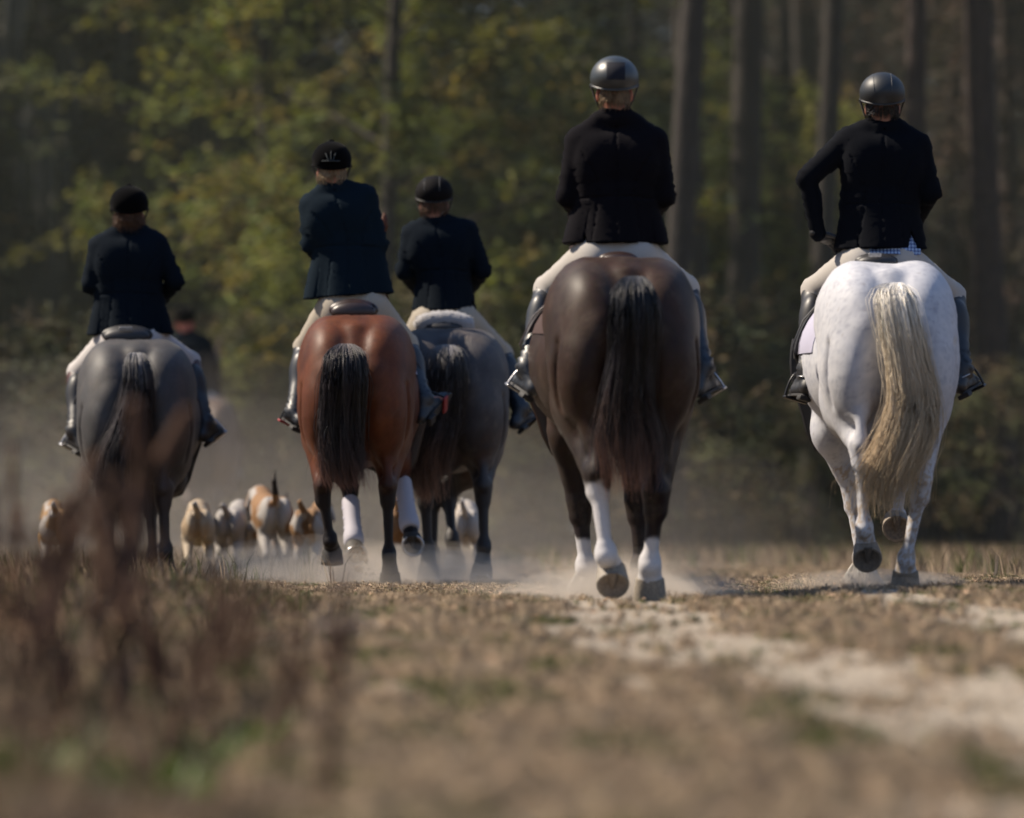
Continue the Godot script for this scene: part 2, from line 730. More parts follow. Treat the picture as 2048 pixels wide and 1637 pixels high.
func horse(p: Dictionary) -> Dictionary:
	var d: float = p.d
	var H: float = p.H
	var W: float = p.W
	var at := P(p.u, 1000.0, d)
	at.y = p.get("gy", 0.0)
	var root := thing("horse", at, p.label, "horse", "")
	var turn := Basis(Vector3.UP, float(p.get("yaw", 0.0)))
	var J := func(a: Array) -> Vector3: return P(a[0], a[1], d + a[2]) - at
	var L := func(x: float, y: float, z: float) -> Vector3: return turn * Vector3(x, y, z)
	var bw: float = p.get("belly", W * 0.97)
	var lg: float = p.get("bone", 1.0)
	var S := []
	S.append(ell(L.call(0, H - 0.49, -0.98), Vector3(bw, 0.385, 0.78), turn, 0.05))
	S.append(cap(L.call(0, H - 0.2, -0.45), L.call(0, H - 0.21, -1.25), 0.17, 0.15, 0.08))
	for s in [-1.0, 1.0]:
		S.append(ell(L.call(s * 0.40 * W, H - 0.29, -0.33), Vector3(0.58 * W, 0.295, 0.42), turn, 0.045))
		S.append(ell(L.call(s * 0.50 * W, H - 0.51, -0.17), Vector3(0.47 * W, 0.34, 0.31), turn, 0.06))
		S.append(ell(L.call(s * 0.27 * W, H - 0.40, 0.0), Vector3(0.30 * W, 0.19, 0.12), turn, 0.06))
		S.append(ell(L.call(s * 0.58 * W, H - 0.72, -0.38), Vector3(0.10, 0.16, 0.15), turn, 0.08))
		S.append(ell(L.call(s * 0.17, H - 0.42, -1.48), Vector3(0.15, 0.33, 0.24), turn, 0.08))
		S.append(cap(L.call(s * 0.14, H - 0.6, -1.45), L.call(s * 0.16, H - 0.85, -1.3), 0.14, 0.1, 0.06))
	for s in [-1.0, 1.0]:
		S.append(ell(L.call(s * 0.66 * W, H - 0.15, -0.66), Vector3(0.05, 0.045, 0.07), turn, 0.07))
		S.append(ell(L.call(s * 0.135, H - 0.36, 0.06), Vector3(0.05, 0.07, 0.05), turn, 0.06))
	# the cleft between the thighs
	S.append(cap(L.call(0, H - 0.62, 0.2), L.call(0, H - 1.05, 0.06), 0.05, 0.10, 0.06, Vector3(1.8, 1, 0.8), true))
	# grooves between the muscles of the haunch
	for s in [-1.0, 1.0]:
		S.append(cap(L.call(s * 0.88 * W, H - 0.42, -0.02), L.call(s * 0.86 * W, H - 0.72, -0.06), 0.006, 0.01, 0.05, Vector3.ONE, true))
		S.append(cap(L.call(s * 1.04 * W, H - 0.38, -0.52), L.call(s * 0.98 * W, H - 0.78, -0.50), 0.012, 0.016, 0.06, Vector3.ONE, true))
	S.append(cap(L.call(0, H - p.get("ridge", 0.105), -0.2), L.call(0, H - 0.125, -0.75), 0.10, 0.11, 0.09))
	S.append(cap(L.call(0, H - 0.22, -1.2), L.call(0, H - 0.14, -1.42), 0.15, 0.12, 0.1))
	S.append(cap(L.call(0, H - 0.12, -0.1), L.call(0, H - 0.34, 0.1), 0.075, 0.045, 0.05))
	S.append(cap(L.call(0, H - 0.36, 0.03), L.call(0, H - 0.8, -0.12), 0.05, 0.08, 0.08))
	var nk: float = p.get("neck", 0.5)
	var poll: Vector3 = L.call(p.get("bend", 0.0), H + nk, -2.05)
	S.append(cap(L.call(0, H - 0.36, -1.5), poll + Vector3(0, -0.1, 0.1), 0.27, 0.13, 0.1, Vector3(1.35, 1, 1)))
	S.append(cap(poll, poll + L.call(0, -0.42, -0.36), 0.115, 0.07, 0.06, Vector3(1.25, 1, 1)))
	S.append(cap(poll + L.call(0, -0.17, -0.05), poll + L.call(0, -0.32, -0.22), 0.115, 0.07, 0.05, Vector3(1.5, 1, 1)))
	for s in [-1.0, 1.0]:
		var e0: Vector3 = poll + L.call(s * 0.055, 0.08, 0.02)
		S.append(cap(e0, e0 + L.call(s * 0.035, 0.10, 0.0), 0.034, 0.03, 0.03, Vector3(1, 1, 1.5)))
		S.append(cap(e0 + L.call(s * 0.035, 0.10, 0.0), e0 + L.call(s * 0.045, 0.2, -0.01), 0.03, 0.008, 0.02, Vector3(1, 1, 1.5)))
	var trunk := S.slice(0, 14).filter(func(e: Array) -> bool: return not (e[7] if e[0] == 0 else e[5]))
	var boxes := []
	var x0: float = W + 0.12
	var cut := 0.66
	var fine: float = p.get("cell", 0.016)
	boxes.append([Vector3(-x0 - 0.15, cut, -1.85), Vector3(x0 + 0.15, H + 0.12, 0.3), fine])
	var nh: Vector3 = poll
	boxes.append([Vector3(minf(nh.x, 0.0) - 0.35, H - 0.2, minf(-2.75, nh.z - 0.65)), Vector3(maxf(nh.x, 0.0) + 0.35, H + nk + 0.4, -1.84), fine * 1.2])
	var feet := []
	var n := 0
	for leg in p.legs:
		var hind := n < 2
		var side := -1.0 if n % 2 == 0 else 1.0
		var mid: Vector3 = J.call(leg[0])
		var fet: Vector3 = J.call(leg[1])
		var sole: Vector3 = J.call(leg[2])
		var dn: Vector3 = (leg[3] as Vector3).normalized()
		var toe: Vector3 = leg[4]
		var rb: float = 0.068 * lg * float(p.get("hoof", 1.0))
		var top := sole - dn * 0.085 * lg - (toe - dn * toe.dot(dn)).normalized() * 0.02
		# keep the pastern from being stretched
		if hind:
			var sti: Vector3 = L.call(side * 0.54 * W, H - 0.70, -0.3)
			S.append(cap(sti, mid.lerp(sti, 0.12), 0.138, 0.058 * lg, 0.06, Vector3(1.12, 1, 1)))
			S.append(cap(L.call(side * 0.44 * W, H - 0.62, -0.02), mid + Vector3(0, 0.2, -0.02), 0.12, 0.05 * lg, 0.06))
			S.append(cap(mid + Vector3(0, 0.22, 0.0), mid + Vector3(0, 0.035, 0.055), 0.03 * lg, 0.028 * lg, 0.03))
			S.append(cap(mid + Vector3(0, 0.04, 0.0), mid + Vector3(0, -0.05, -0.01), 0.054 * lg, 0.046 * lg, 0.03, Vector3(1.0, 1, 0.85)))
		else:
			var elb: Vector3 = L.call(side * 0.17, H - 0.82, -1.32)
			S.append(cap(elb, mid + Vector3(0, 0.05, 0), 0.105, 0.05 * lg, 0.06))
			S.append(cap(mid + Vector3(0, 0.035, 0), mid - Vector3(0, 0.035, 0), 0.05 * lg, 0.044 * lg, 0.03))
		var low := fet.lerp(mid, 0.15)
		S.append(cap(mid, low, 0.040 * lg, 0.030 * lg, 0.025, Vector3(1.15, 1, 0.9)))
		S.append(cap(mid + Vector3(0, -0.06, 0.02), low + Vector3(0, 0, 0.022), 0.017 * lg, 0.016 * lg, 0.015))
		S.append(cap(fet + Vector3(0, 0.012, 0), fet - Vector3(0, 0.012, -0.012), 0.042 * lg, 0.042 * lg, 0.025))
		S.append(cap(fet, top, 0.036 * lg, rb * 0.74, 0.02))
		var bx := Vector3(0.19, 0.0, 0.0)
		var lo := mid.min(fet).min(sole).min(mid + Vector3(0, -0.1, 0.1)) - Vector3(0.1, 0.08, 0.14)
		var hi := mid.max(fet).max(sole) + Vector3(0.1, 0, 0.14)
		hi.y = cut + 0.02
		var other: Vector3 = J.call(p.legs[n + 1 if n % 2 == 0 else n - 1][2])
		var split := (sole.x + other.x) * 0.5
		if hind:
			hi.z = maxf(hi.z, 0.16)
			lo.z = minf(lo.z, -0.62)
			lo.x = minf(lo.x, -W - 0.1)
			hi.x = maxf(hi.x, W + 0.1)
		else:
			var e2: Vector3 = L.call(side * 0.17, H - 0.82, -1.32)
			lo = lo.min(Vector3(e2.x - 0.14, lo.y, e2.z - 0.15))
			hi = hi.max(Vector3(e2.x + 0.14, hi.y, e2.z + 0.15))
		if side < 0.0:
			hi.x = split + 0.012
		else:
			lo.x = split
		boxes.append([lo, hi, float(p.get("leg_cell", 0.0105))])
		feet.append([top, sole, toe, dn, rb, mid, fet])
		n += 1
	var nz := wrinkle
	var sd: float = p.u
	var muscle := func(v: Vector3, _n: Vector3) -> float:
		return 0.007 * nz.get_noise_3d(v.x * 6.0 + sd, v.y * 4.0, v.z * 6.0) * smoothstep(0.55, 0.8, v.y) + 0.0016 * nz.get_noise_3d(v.x * 28.0, v.y * 20.0, v.z * 28.0 + sd)
	var body := skin("body", S, boxes, M[p.fur], root, p.paint, muscle)
	n = 0
	for f in feet:
		part("hoof", hoof_mesh(f[0], f[1], f[2], f[4] * 0.84, f[4], p.horn, p.under), M.horn, root)
		if p.has("shoes") and n in p.shoes:
			part("horseshoe", shoe_mesh(f[1], f[3], f[2], f[4]), M.steel, root)
		if p.has("feathers") and n in p.feathers:
			var fr := RandomNumberGenerator.new()
			fr.seed = 5 + n
			var fs := Shape.new()
			for k in 520:
				var a := fr.randf() * TAU
				var o := Vector3(cos(a), 0, sin(a))
				var s0: Vector3 = f[6].lerp(f[0], 0.2 + 0.8 * fr.randf()) + o * 0.038
				var l := 0.05 + 0.06 * fr.randf()
				fs.tube([s0, s0 + o * l * 0.35 - Vector3(0, l * 0.5, 0), s0 + o * l * (0.5 + 0.25 * fr.randf()) - Vector3(0, l, 0)], [0.0022, 0.002, 0.0006], 3, [Color(0.62, 0.59, 0.54) * (0.75 + 0.4 * fr.randf())])
			part("feather", fs.done(), M.hair, root)
		if p.has("wraps") and n in p.wraps:
			var a: Vector3 = f[5].lerp(f[6], 0.12)
			var b: Vector3 = f[6]
			var w := Shape.new()
			w.tube([a, a.lerp(b, 0.04), a.lerp(b, 0.3), a.lerp(b, 0.6), a.lerp(b, 0.82), a.lerp(b, 0.9), a.lerp(b, 1.06), a.lerp(b, 1.14), a.lerp(b, 1.16)], [0.044, 0.053, 0.052, 0.051, 0.053, 0.060, 0.062, 0.056, 0.046], 18, [Color(0.44, 0.425, 0.48)], 1.12, Vector3.BACK)
			var wrap := part("leg_wrap", w.done(), M.wrap, root)
			wrap.set_meta("label", "pale lavender leg wrap with rounded straps")
			for e in 3:
				var st := Shape.new()
				var c := a.lerp(b, 0.22 + 0.25 * e)
				var rr := []
				for k in 17:
					var g := TAU * k / 16
					rr.append(c + Vector3(cos(g) * 0.052, 0.004 * sin(g * 2.0), sin(g) * 0.058))
				st.tube(rr, [0.006], 6, [Color(0.34, 0.33, 0.42)], 1.0, Vector3.UP)
				part("strap", st.done(), M.wrap, wrap)
		n += 1
	# tail
	var spine := []
	for a in p.tail:
		spine.append(J.call(a))
	var tail := part("tail", hair_mesh(spine, p.tail_wide, p.tail_deep, p.tail_cols, p.get("strands", 1100), p.get("hair", 0.0026), int(p.u), p.get("wild", 1.0), 0.62, p.get("vary", Vector2(0.55, 2.2))), M.hair, root)
	# mane along the crest
	var crest := []
	for k in 5:
		crest.append((L.call(0, H - 0.02, -1.42) as Vector3).lerp(poll + Vector3(0, 0.1, 0.08), k / 4.0) + L.call(0.03, 0.05 * sin(k / 4.0 * PI), 0.06 * sin(k / 4.0 * PI)))
	part("mane", hair_mesh(crest, [0.03, 0.035, 0.04, 0.035, 0.03], [0.03, 0.05, 0.05, 0.04, 0.03], [p.tail_cols[0]], 160, 0.004, 7, 1.5), M.hair, root)
	return {"root": root, "at": at, "S": trunk, "turn": turn, "H": H, "d": d, "W": W, "poll": poll}


# a sheet that lies on the back: angle 0 is the spine, positive to the right
func on_back(h: Dictionary, ang: float, z: float, lift: float) -> Vector3:
	var c: Vector3 = h.turn * Vector3(0, h.H - 0.45, z)
	var dir: Vector3 = h.turn * Vector3(sin(ang), cos(ang), 0)
	var a := 0.1
	var b := 0.75
	for k in 14:
		var m := (a + b) * 0.5
		if value(h.S, c + dir * m) < 0.0:
			a = m
		else:
			b = m
	return c + dir * (a + lift)


func pad_mesh(h: Dictionary, z0: float, z1: float, a0: float, a1: float, lift: float, thick: float, col: Color, drop := 0.0) -> ArrayMesh:
	var s := Shape.new()
	var rs := []
	var nz := 9
	var na := 21
	var grid := []
	for k in nz:
		var f := k / float(nz - 1)
		var row := []
		for e in na:
			var a := lerpf(a0, a1, e / float(na - 1))
			row.append([on_back(h, a, lerpf(z0, z1, f) - drop * (absf(a) - 0.5), 0.0), h.turn * Vector3(sin(a), cos(a), 0)])
		grid.append(row)
	for k in nz:
		var f := k / float(nz - 1)
		var ring := []
		for e in na:
			var edge := minf(1.0, minf(f, 1.0 - f) * 8.0) * minf(1.0, minf(e, na - 1 - e) / 1.5)
			ring.append(grid[k][e][0] + grid[k][e][1] * (lift + thick * lerpf(0.35, 1.0, edge)))
		for e in na:
			var g: Array = grid[k][na - 1 - e]
			ring.append(g[0] + g[1] * lift)
		rs.append(ring)
	s.rings(rs, true, [col])
	return s.done()


# ---------------------------------------------------------------- riders
func helmet(parent: Node, c: Vector3, w: float, shell: Material, r: Dictionary) -> void:
	var s := Shape.new()
	var rx := w * 0.5
	var ry := w * 0.47
	var rz := w * 0.58
	var rs := []
	var edge := []
	var inner := []
	var low := func(a: float) -> float:      # how far the shell comes down: a = 0 right, PI/2 back
		return -0.030 - 0.032 * maxf(sin(a), 0.0) + 0.012 * maxf(-sin(a), 0.0)
	for k in 17:
		var f := k / 16.0
		var ring := []
		for m in 40:
			var a := TAU * m / 40
			var yl: float = low.call(a)
			var y := 0.0
			var q := 0.0
			if f < 0.8:
				var ph := f / 0.8 * PI * 0.5
				y = cos(ph) * ry
				q = sin(ph)
			else:
				y = yl * (f - 0.8) / 0.2
				q = 1.0 - 0.18 * pow((f - 0.8) / 0.2, 2.0) * maxf(sin(a), 0.0) - 0.03 * (f - 0.8) / 0.2
			ring.append(c + Vector3(cos(a) * rx * q, y, sin(a) * rz * q))
			if k == 16:
				edge.append(ring[m])
		rs.append(ring)
	s.rings(rs, true, [Color.WHITE], true, false)
	var mid := c + Vector3(0, -0.02, 0)
	var sh := part("helmet", s.done(), shell, parent)
	# rolled rim, lining and peak
	var t := Shape.new()
	var loop := edge.duplicate()
	loop.append(edge[0])
	t.tube(loop, [0.006], 6, [Color.WHITE], 1.0, Vector3.UP)
	part("rim", t.done(), r.trim, sh)
	var li := Shape.new()
	var up := []
	for m in 40:
		up.append(mid + (edge[m] - mid) * Vector3(0.86, 1.0, 0.86) + Vector3(0, -0.004, 0))
	var inn := []
	for m in 40:
		inn.append(mid + (edge[m] - mid) * Vector3(0.84, 1.0, 0.84) + Vector3(0, 0.03, 0))
	li.rings([edge, up, inn], true, [Color.WHITE], false, true)
	part("lining", li.done(), M.dark_cloth, sh)
	var pk := Shape.new()
	var pr := [[], [], [], []]
	for m in 13:
		var a := PI + 0.35 + (PI - 0.7) * m / 12.0
		var e := Vector3(cos(a) * rx, -0.02, sin(a) * rz)
		var o := Vector3(cos(a) * (rx + 0.012), -0.034, sin(a) * (rz + 0.055 * pow(sin(PI * m / 12.0), 0.7)))
		pr[0].append(c + e)
		pr[1].append(c + o)
		pr[2].append(c + o - Vector3(0, 0.005, 0))
		pr[3].append(c + e - Vector3(0, 0.008, 0))
	pk.rings(pr, false, [Color.WHITE])
	part("peak", pk.done(), r.trim, sh)
	if r.get("button", false):
		var b := Shape.new()
		b.tube([c + Vector3(0, ry - 0.003, 0), c + Vector3(0, ry + 0.006, 0), c + Vector3(0, ry + 0.011, 0)], [0.018, 0.016, 0.007], 12, [Color.WHITE], 1.0, Vector3.BACK)
		part("button", b.done(), shell, sh)
	for sx in r.get("seams", []):
		var b := Shape.new()
		var pts := []
		for k in 17:
			var ph := lerpf(-0.9, 1.5, k / 16.0)
			var xx: float = sx
			var q := sqrt(maxf(0.0, 1.0 - xx * xx))
			pts.append(c + Vector3(xx * rx, cos(ph) * ry * q, sin(ph) * rz * q) * 1.004)
		b.tube(pts, [0.0018], 5, [Color.WHITE])
		part("seam", b.done(), M.piping, sh)
	if r.get("panel", false):
		var b := Shape.new()
		var pn := []
		for k in 7:
			var row := []
			for m in 7:
				var xx := lerpf(-0.33, 0.42, m / 6.0)
				var yy := lerpf(-0.12, 0.66, k / 6.0)
				var q := sqrt(maxf(0.0, 1.0 - xx * xx - maxf(yy, 0.0) * maxf(yy, 0.0)))
				row.append(c + Vector3(xx * rx, yy * ry * 1.0, rz * q) * Vector3(1.004, 1.004, 1.004))
			pn.append(row)
		b.rings(pn, false, [Color.WHITE])
		var bp := part("back_panel", b.done(), M.panel, sh)
		bp.set_meta("label", "square blue black cloth panel on the helmet's back")
	if r.get("bow", false):
		var b := Shape.new()
		for q in [[-0.28, 0.30, 0.012], [0.0, 0.42, 0.013], [0.24, 0.32, 0.012]]:
			var pts := []
			for k in 5:
				var yy := lerpf(-0.1, q[1], k / 4.0)
				var xx: float = q[0] * (0.4 + 0.6 * k / 4.0)
				pts.append(c + Vector3(xx * rx, yy * ry, rz * sqrt(1.0 - xx * xx - yy * yy)) * 1.008)
			b.tube(pts, [0.014, q[2], 0.011, 0.01, 0.004], 6, [Color.WHITE], 0.25, Vector3.RIGHT)
		var band := []
		for k in 9:
			var xx := lerpf(-0.42, 0.42, k / 8.0)
			band.append(c + Vector3(xx * rx, -0.014, rz * sqrt(1.0 - xx * xx)) * 1.006)
		b.tube(band, [0.016], 6, [Color.WHITE], 0.25, Vector3.UP)
		part("bow", b.done(), M.ribbon, sh)
	for sd in [-1.0, 1.0]:
		var b := Shape.new()
		var jaw := c + Vector3(sd * 0.055, -0.185, -0.06)
		b.tube([c + Vector3(sd * rx * 0.97, -0.03, 0.025), c + Vector3(sd * 0.086, -0.11, -0.01), jaw, c + Vector3(0, -0.2, -0.085)], [0.0055], 6, [Color.WHITE], 0.4)
		b.tube([c + Vector3(sd * rx * 0.97, -0.03, -0.05), c + Vector3(sd * 0.088, -0.11, -0.012)], [0.0055], 6, [Color.WHITE], 0.4)
		part("strap", b.done(), M.strap, sh)


# a gloved hand closed round the rein: palm, four unlike fingers bent twice, a thumb from the side of the palm
func hand(parent: Node, wrist: Vector3, fwd: Vector3, inward: Vector3, curl: float, material: Material) -> void:
	var f := fwd.normalized()
	var i := (inward - f * inward.dot(f)).normalized()
	var u := i.cross(f).normalized()
	if u.y < 0.0:
		u = -u
	var S := []
	S.append(cap(wrist - f * 0.02, wrist + f * 0.03, 0.027, 0.028, 0.015))
	S.append(ell(wrist + f * 0.062, Vector3(0.017, 0.041, 0.045), Basis(i, u, f), 0.015))
	var lens := [0.078, 0.088, 0.084, 0.066]
	for k in 4:
		var a := wrist + f * 0.098 + u * (0.029 - 0.0195 * k)
		var l: float = lens[k]
		var d1 := (f * cos(curl * 0.6) + i * sin(curl * 0.6)).normalized()
		var d2 := (f * cos(curl * 1.5) + i * sin(curl * 1.5)).normalized()
		var d3 := (f * cos(curl * 2.2) + i * sin(curl * 2.2)).normalized()
		var b := a + d1 * l * 0.45
		var c := b + d2 * l * 0.32
		S.append(cap(a, b, 0.0098, 0.009, 0.003))
		S.append(cap(b, c, 0.009, 0.0084, 0.003))
		S.append(cap(c, c + d3 * l * 0.23, 0.0084, 0.0072, 0.003))
	var t0 := wrist + f * 0.035 + u * 0.034 + i * 0.008
	var t1 := t0 + (f * 0.75 + u * 0.5 + i * 0.4).normalized() * 0.04
	S.append(cap(t0, t1, 0.013, 0.0105, 0.008))
	S.append(cap(t1, t1 + (f * 0.9 + i * 0.5 - u * 0.15).normalized() * 0.032, 0.0105, 0.008, 0.003))
	skin("glove", S, [room(S, 0.004, 0.0045)], material, parent)


func rider(p: Dictionary, h: Dictionary) -> Node3D:
	var dr: float = p.dr
	var q := dr / LENS
	var at := P(p.hips[0], p.hips[1], dr)
	var root := thing("person", at, p.label, "person", "")
	var J := func(a: Array) -> Vector3: return P(a[0], a[1], dr + (a[2] if a.size() > 2 else 0.0)) - at
	var N: Vector3 = J.call(p.neck)
	var hc: Vector3 = J.call([p.helmet[0], p.helmet[1]]) + Vector3(0, -0.012, 0)
	var hw: float = p.helmet[2] * q
	var Wc: Vector3 = J.call(p.waist)
	var ww: float = p.waist_half * q
	var sh := [J.call(p.shoulders[0]), J.call(p.shoulders[1])]
	var el := [J.call(p.elbows[0]), J.call(p.elbows[1])]
	var wr := [J.call(p.wrists[0]), J.call(p.wrists[1])]
	var hem := [J.call(p.hem[0]), J.call(p.hem[1])]
	var kn := [J.call(p.knees[0]), J.call(p.knees[1])]
	var an := [J.call(p.ankles[0]), J.call(p.ankles[1])]
	var he := [J.call(p.heels[0]), J.call(p.heels[1])]
	var to := [J.call(p.toes[0]), J.call(p.toes[1])]
	var C: Vector3 = (sh[0] + sh[1]) * 0.5
	var cell: float = p.get("cell", 0.0095)
	# --- coat
	var T := []
	T.append(cap(C.lerp(sh[0], 0.72) + Vector3(0, -0.045, 0), C.lerp(sh[1], 0.72) + Vector3(0, -0.045, 0), 0.078, 0.078, 0.05, Vector3(1, 1, 0.92)))
	T.append(cap(C + Vector3(0, -0.1, 0), Wc, 0.115, 0.09, 0.06))
	for k in 2:
		var sx := -1.0 if k == 0 else 1.0
		T.append(cap(N + Vector3(sx * 0.03, -0.03, 0), sh[k] + Vector3(-sx * 0.02, -0.022, 0), 0.05, 0.052, 0.05))
		var A: Vector3 = C.lerp(sh[k], 0.55) + Vector3(0, -0.14, 0.0)
		var B := Wc + Vector3(sx * (ww - 0.092), 0.0, 0)
		T.append(cap(A, B, 0.105, 0.092, 0.05))
		T.append(ell(C.lerp(sh[k], 0.5) + Vector3(0, -0.15, 0.06), Vector3(0.085, 0.13, 0.058), Basis.IDENTITY, 0.06))
		var E: Vector3 = hem[k] + Vector3(-sx * 0.10, -0.08, 0.0)
		T.append(cap(B, E, 0.092, 0.112, 0.04))
		T.append(cap(B.lerp(Wc, 0.5) + Vector3(0, 0, 0.03), E.lerp(hem[1 - k], 0.3) + Vector3(0, 0, 0.07), 0.085, 0.12, 0.04))
	var A2 := []
	for k in 2:
		var dir: Vector3 = (el[k] - sh[k]).normalized()
		A2.append(cap(sh[k] + Vector3(0.028 if k == 0 else -0.028, -0.03, 0), el[k].lerp(sh[k], 0.1), 0.068, 0.056, 0.022))
		A2.append(cap(el[k].lerp(sh[k], 0.12), wr[k], 0.054, 0.04, 0.02))
	var coat_shapes := T.duplicate()
	coat_shapes.append_array(A2)
	coat_shapes.append(cap(N + Vector3(0, -0.05, 0.0), N + Vector3(0, 0.004, -0.006), 0.075, 0.062, 0.02))
	for vline in p.get("vents", []):
		var a: Vector3 = J.call(vline[0])
		var b: Vector3 = J.call(vline[1])
		coat_shapes.append(cap(a + Vector3(0, 0, 0.17), b + Vector3(0, -0.03, 0.17), vline[2], vline[3], 0.006, Vector3(1, 1, 0.06), true))
	# seams are sewn in as shallow grooves: down the back, from the armholes to the hem, round the waist
	var onto := func(x: float, y: float) -> Vector3:
		var z0 := -0.1
		var z1 := 0.35
		for k in 11:
			var m := (z0 + z1) * 0.5
			if value(T, Vector3(x, y, m)) < 0.0:
				z0 = m
			else:
				z1 = m
		return Vector3(x, y, z0)
	var ya: float = N.y - 0.05
	var yb: float = (hem[0].y + hem[1].y) * 0.5
	var lines_ := [[], [], [], []]
	for k in 11:
		var f := k / 10.0
		var y := lerpf(ya, yb, f)
		var mid: float = lerpf(N.x, (hem[0].x + hem[1].x) * 0.5, f)
		if y > Wc.y:
			mid = lerpf(N.x, Wc.x, (ya - y) / (ya - Wc.y))
		else:
			mid = lerpf(Wc.x, (hem[0].x + hem[1].x) * 0.5, (Wc.y - y) / (Wc.y - yb))
		lines_[0].append(onto.call(mid, y))
		var fy := lerpf(C.y - 0.10, yb, f)
		var bow: float = ww * (0.86 - 0.42 * sin(clampf((C.y - 0.1 - fy) / (C.y - 0.1 - Wc.y), 0.0, 1.0) * PI * 0.5))
		if fy < Wc.y:
			bow = ww * lerpf(0.44, 0.62, (Wc.y - fy) / (Wc.y - yb))
		var cx := lerpf(C.x, Wc.x, clampf((C.y - fy) / (C.y - Wc.y), 0.0, 1.0))
		lines_[1].append(onto.call(cx - bow, fy))
		lines_[2].append(onto.call(cx + bow, fy))
		lines_[3].append(onto.call(Wc.x + ww * 0.9 * (f * 2.0 - 1.0), Wc.y - 0.02 + 0.012 * sin(f * PI)))
	for ln in lines_:
		for k in 10:
			coat_shapes.append(cap(ln[k], ln[k + 1], 0.005, 0.005, 0.008, Vector3.ONE, true))
	var along: Vector3 = hem[1] - hem[0]
	along.z = 0.0
	along = along.normalized()
	var cutn := Vector3(along.y, -along.x, 0.0)
	var box := room(coat_shapes, 0.0, cell)
	box[0].y = minf(hem[0].y, hem[1].y) - 0.03
	var all := coat_shapes.duplicate()
	all.append([2, cutn, cutn.dot(hem[0])])
	var sd: float = p.hips[0]
	var rough := wrinkle
	var bend := func(v: Vector3, _n: Vector3) -> float:
		var fold := exp(-pow((v.y - Wc.y - 0.03) / 0.07, 2.0)) + 0.5 * exp(-pow((v.y - C.y + 0.16) / 0.06, 2.0))
		return (0.006 + 0.007 * fold) * rough.get_noise_3d(v.x * 7.0 + sd + v.y * 6.0, v.y * 22.0, v.z * 7.0) + 0.004 * rough.get_noise_3d(v.x * 24.0, v.y * 30.0 + sd, v.z * 24.0)
	skin("coat", all, [box], p.cloth, root, none, bend)
	# --- breeches
	var Bs := []
	Bs.append(cap(Vector3(0, 0.0, 0), Wc.lerp(Vector3.ZERO, 0.45), 0.145, 0.12, 0.05, Vector3(0.95, 1, 1.1)))
	for k in 2:
		var sx := -1.0 if k == 0 else 1.0
		var hip := Vector3(sx * 0.105, -0.005, 0.0)
		Bs.append(ell(Vector3(sx * 0.085, -0.02, 0.06), Vector3(0.105, 0.115, 0.105), Basis.IDENTITY, 0.05))
		Bs.append(cap(hip, kn[k], 0.108, 0.066, 0.05))
		Bs.append(cap(kn[k], kn[k].lerp(an[k], 0.3), 0.064, 0.056, 0.03))
	var bb := func(v: Vector3, _n: Vector3) -> float:
		return 0.004 * rough.get_noise_3d(v.x * 14.0, v.y * 26.0 + sd, v.z * 14.0)
	var bbox := room(Bs, 0.0, cell * 1.1)
	skin("breeches", Bs, [[bbox[0], bbox[1], cell * 1.25]], p.breech, root, none, bb)
	# --- boots
	for k in 2:
		var sx := -1.0 if k == 0 else 1.0
		var K: Vector3 = kn[k]
		var A: Vector3 = an[k]
		var legd := (K - A).normalized()
		var Bt := []
		Bt.append(cap(K, A, 0.069, 0.047, 0.02))
		Bt.append(ell(K.lerp(A, 0.38) + Vector3(0, 0, 0.015), Vector3(0.062, 0.12, 0.066), Basis.IDENTITY, 0.04))
		var foot: Vector3 = to[k] - he[k]
		var fd := foot.normalized()
		var upf := (legd - fd * legd.dot(fd)).normalized()
		var hl: Vector3 = he[k] + upf * 0.045
		Bt.append(cap(A, hl, 0.046, 0.037, 0.03))
		Bt.append(cap(A + fd * 0.02, he[k].lerp(to[k], 0.55) + upf * 0.035, 0.043, 0.036, 0.03))
		Bt.append(cap(hl, he[k].lerp(to[k], 0.55) + upf * 0.035, 0.036, 0.038, 0.02))
		Bt.append(cap(he[k].lerp(to[k], 0.55) + upf * 0.035, to[k] + upf * 0.028 - fd * 0.03, 0.04, 0.027, 0.02))
		Bt.append([2, legd, legd.dot(K.lerp(A, 0.05 + float(p.get("boot_low", 0.0))))])
		Bt.append([2, -upf, (-upf).dot(he[k] + upf * 0.006)])
		var wb := func(v: Vector3, _n: Vector3) -> float:
			var low := smoothstep(0.16, 0.02, absf(v.y - (A.y + 0.03)))
			return low * 0.006 * sin((v.y + v.x * 0.5) * 160.0 + 3.0 * rough.get_noise_3d(v.x * 20.0, v.y * 20.0, v.z * 20.0)) + 0.002 * rough.get_noise_3d(v.x * 30.0, v.y * 30.0, v.z * 30.0)
		var bt := skin("boot", Bt, [room(Bt.slice(0, 6), 0.0, p.get("boot_cell", 0.008))], p.boot, root, none, wb)
		var so := Shape.new()
		var sm: Vector3 = he[k].lerp(to[k], 0.5)
		var side := fd.cross(upf).normalized()
		var prof := []
		for lay in [0.0, 0.012]:
			var ring := []
			for e in 18:
				var a := TAU * e / 18
				var ww2: float = 0.036 + 0.006 * cos(a)
				ring.append(sm + fd * cos(a) * (foot.length() * 0.5 + 0.01) + side * sin(a) * ww2 + upf * (lay - 0.004))
			prof.append(ring)
		so.rings(prof, true, [Color.WHITE])
		so.box(he[k] + fd * 0.02 - upf * 0.014, Vector3(0.062, 0.024, 0.06), Basis(side, upf, -fd), Color.WHITE, 0.004)
		part("sole", so.done(), M.sole, bt)
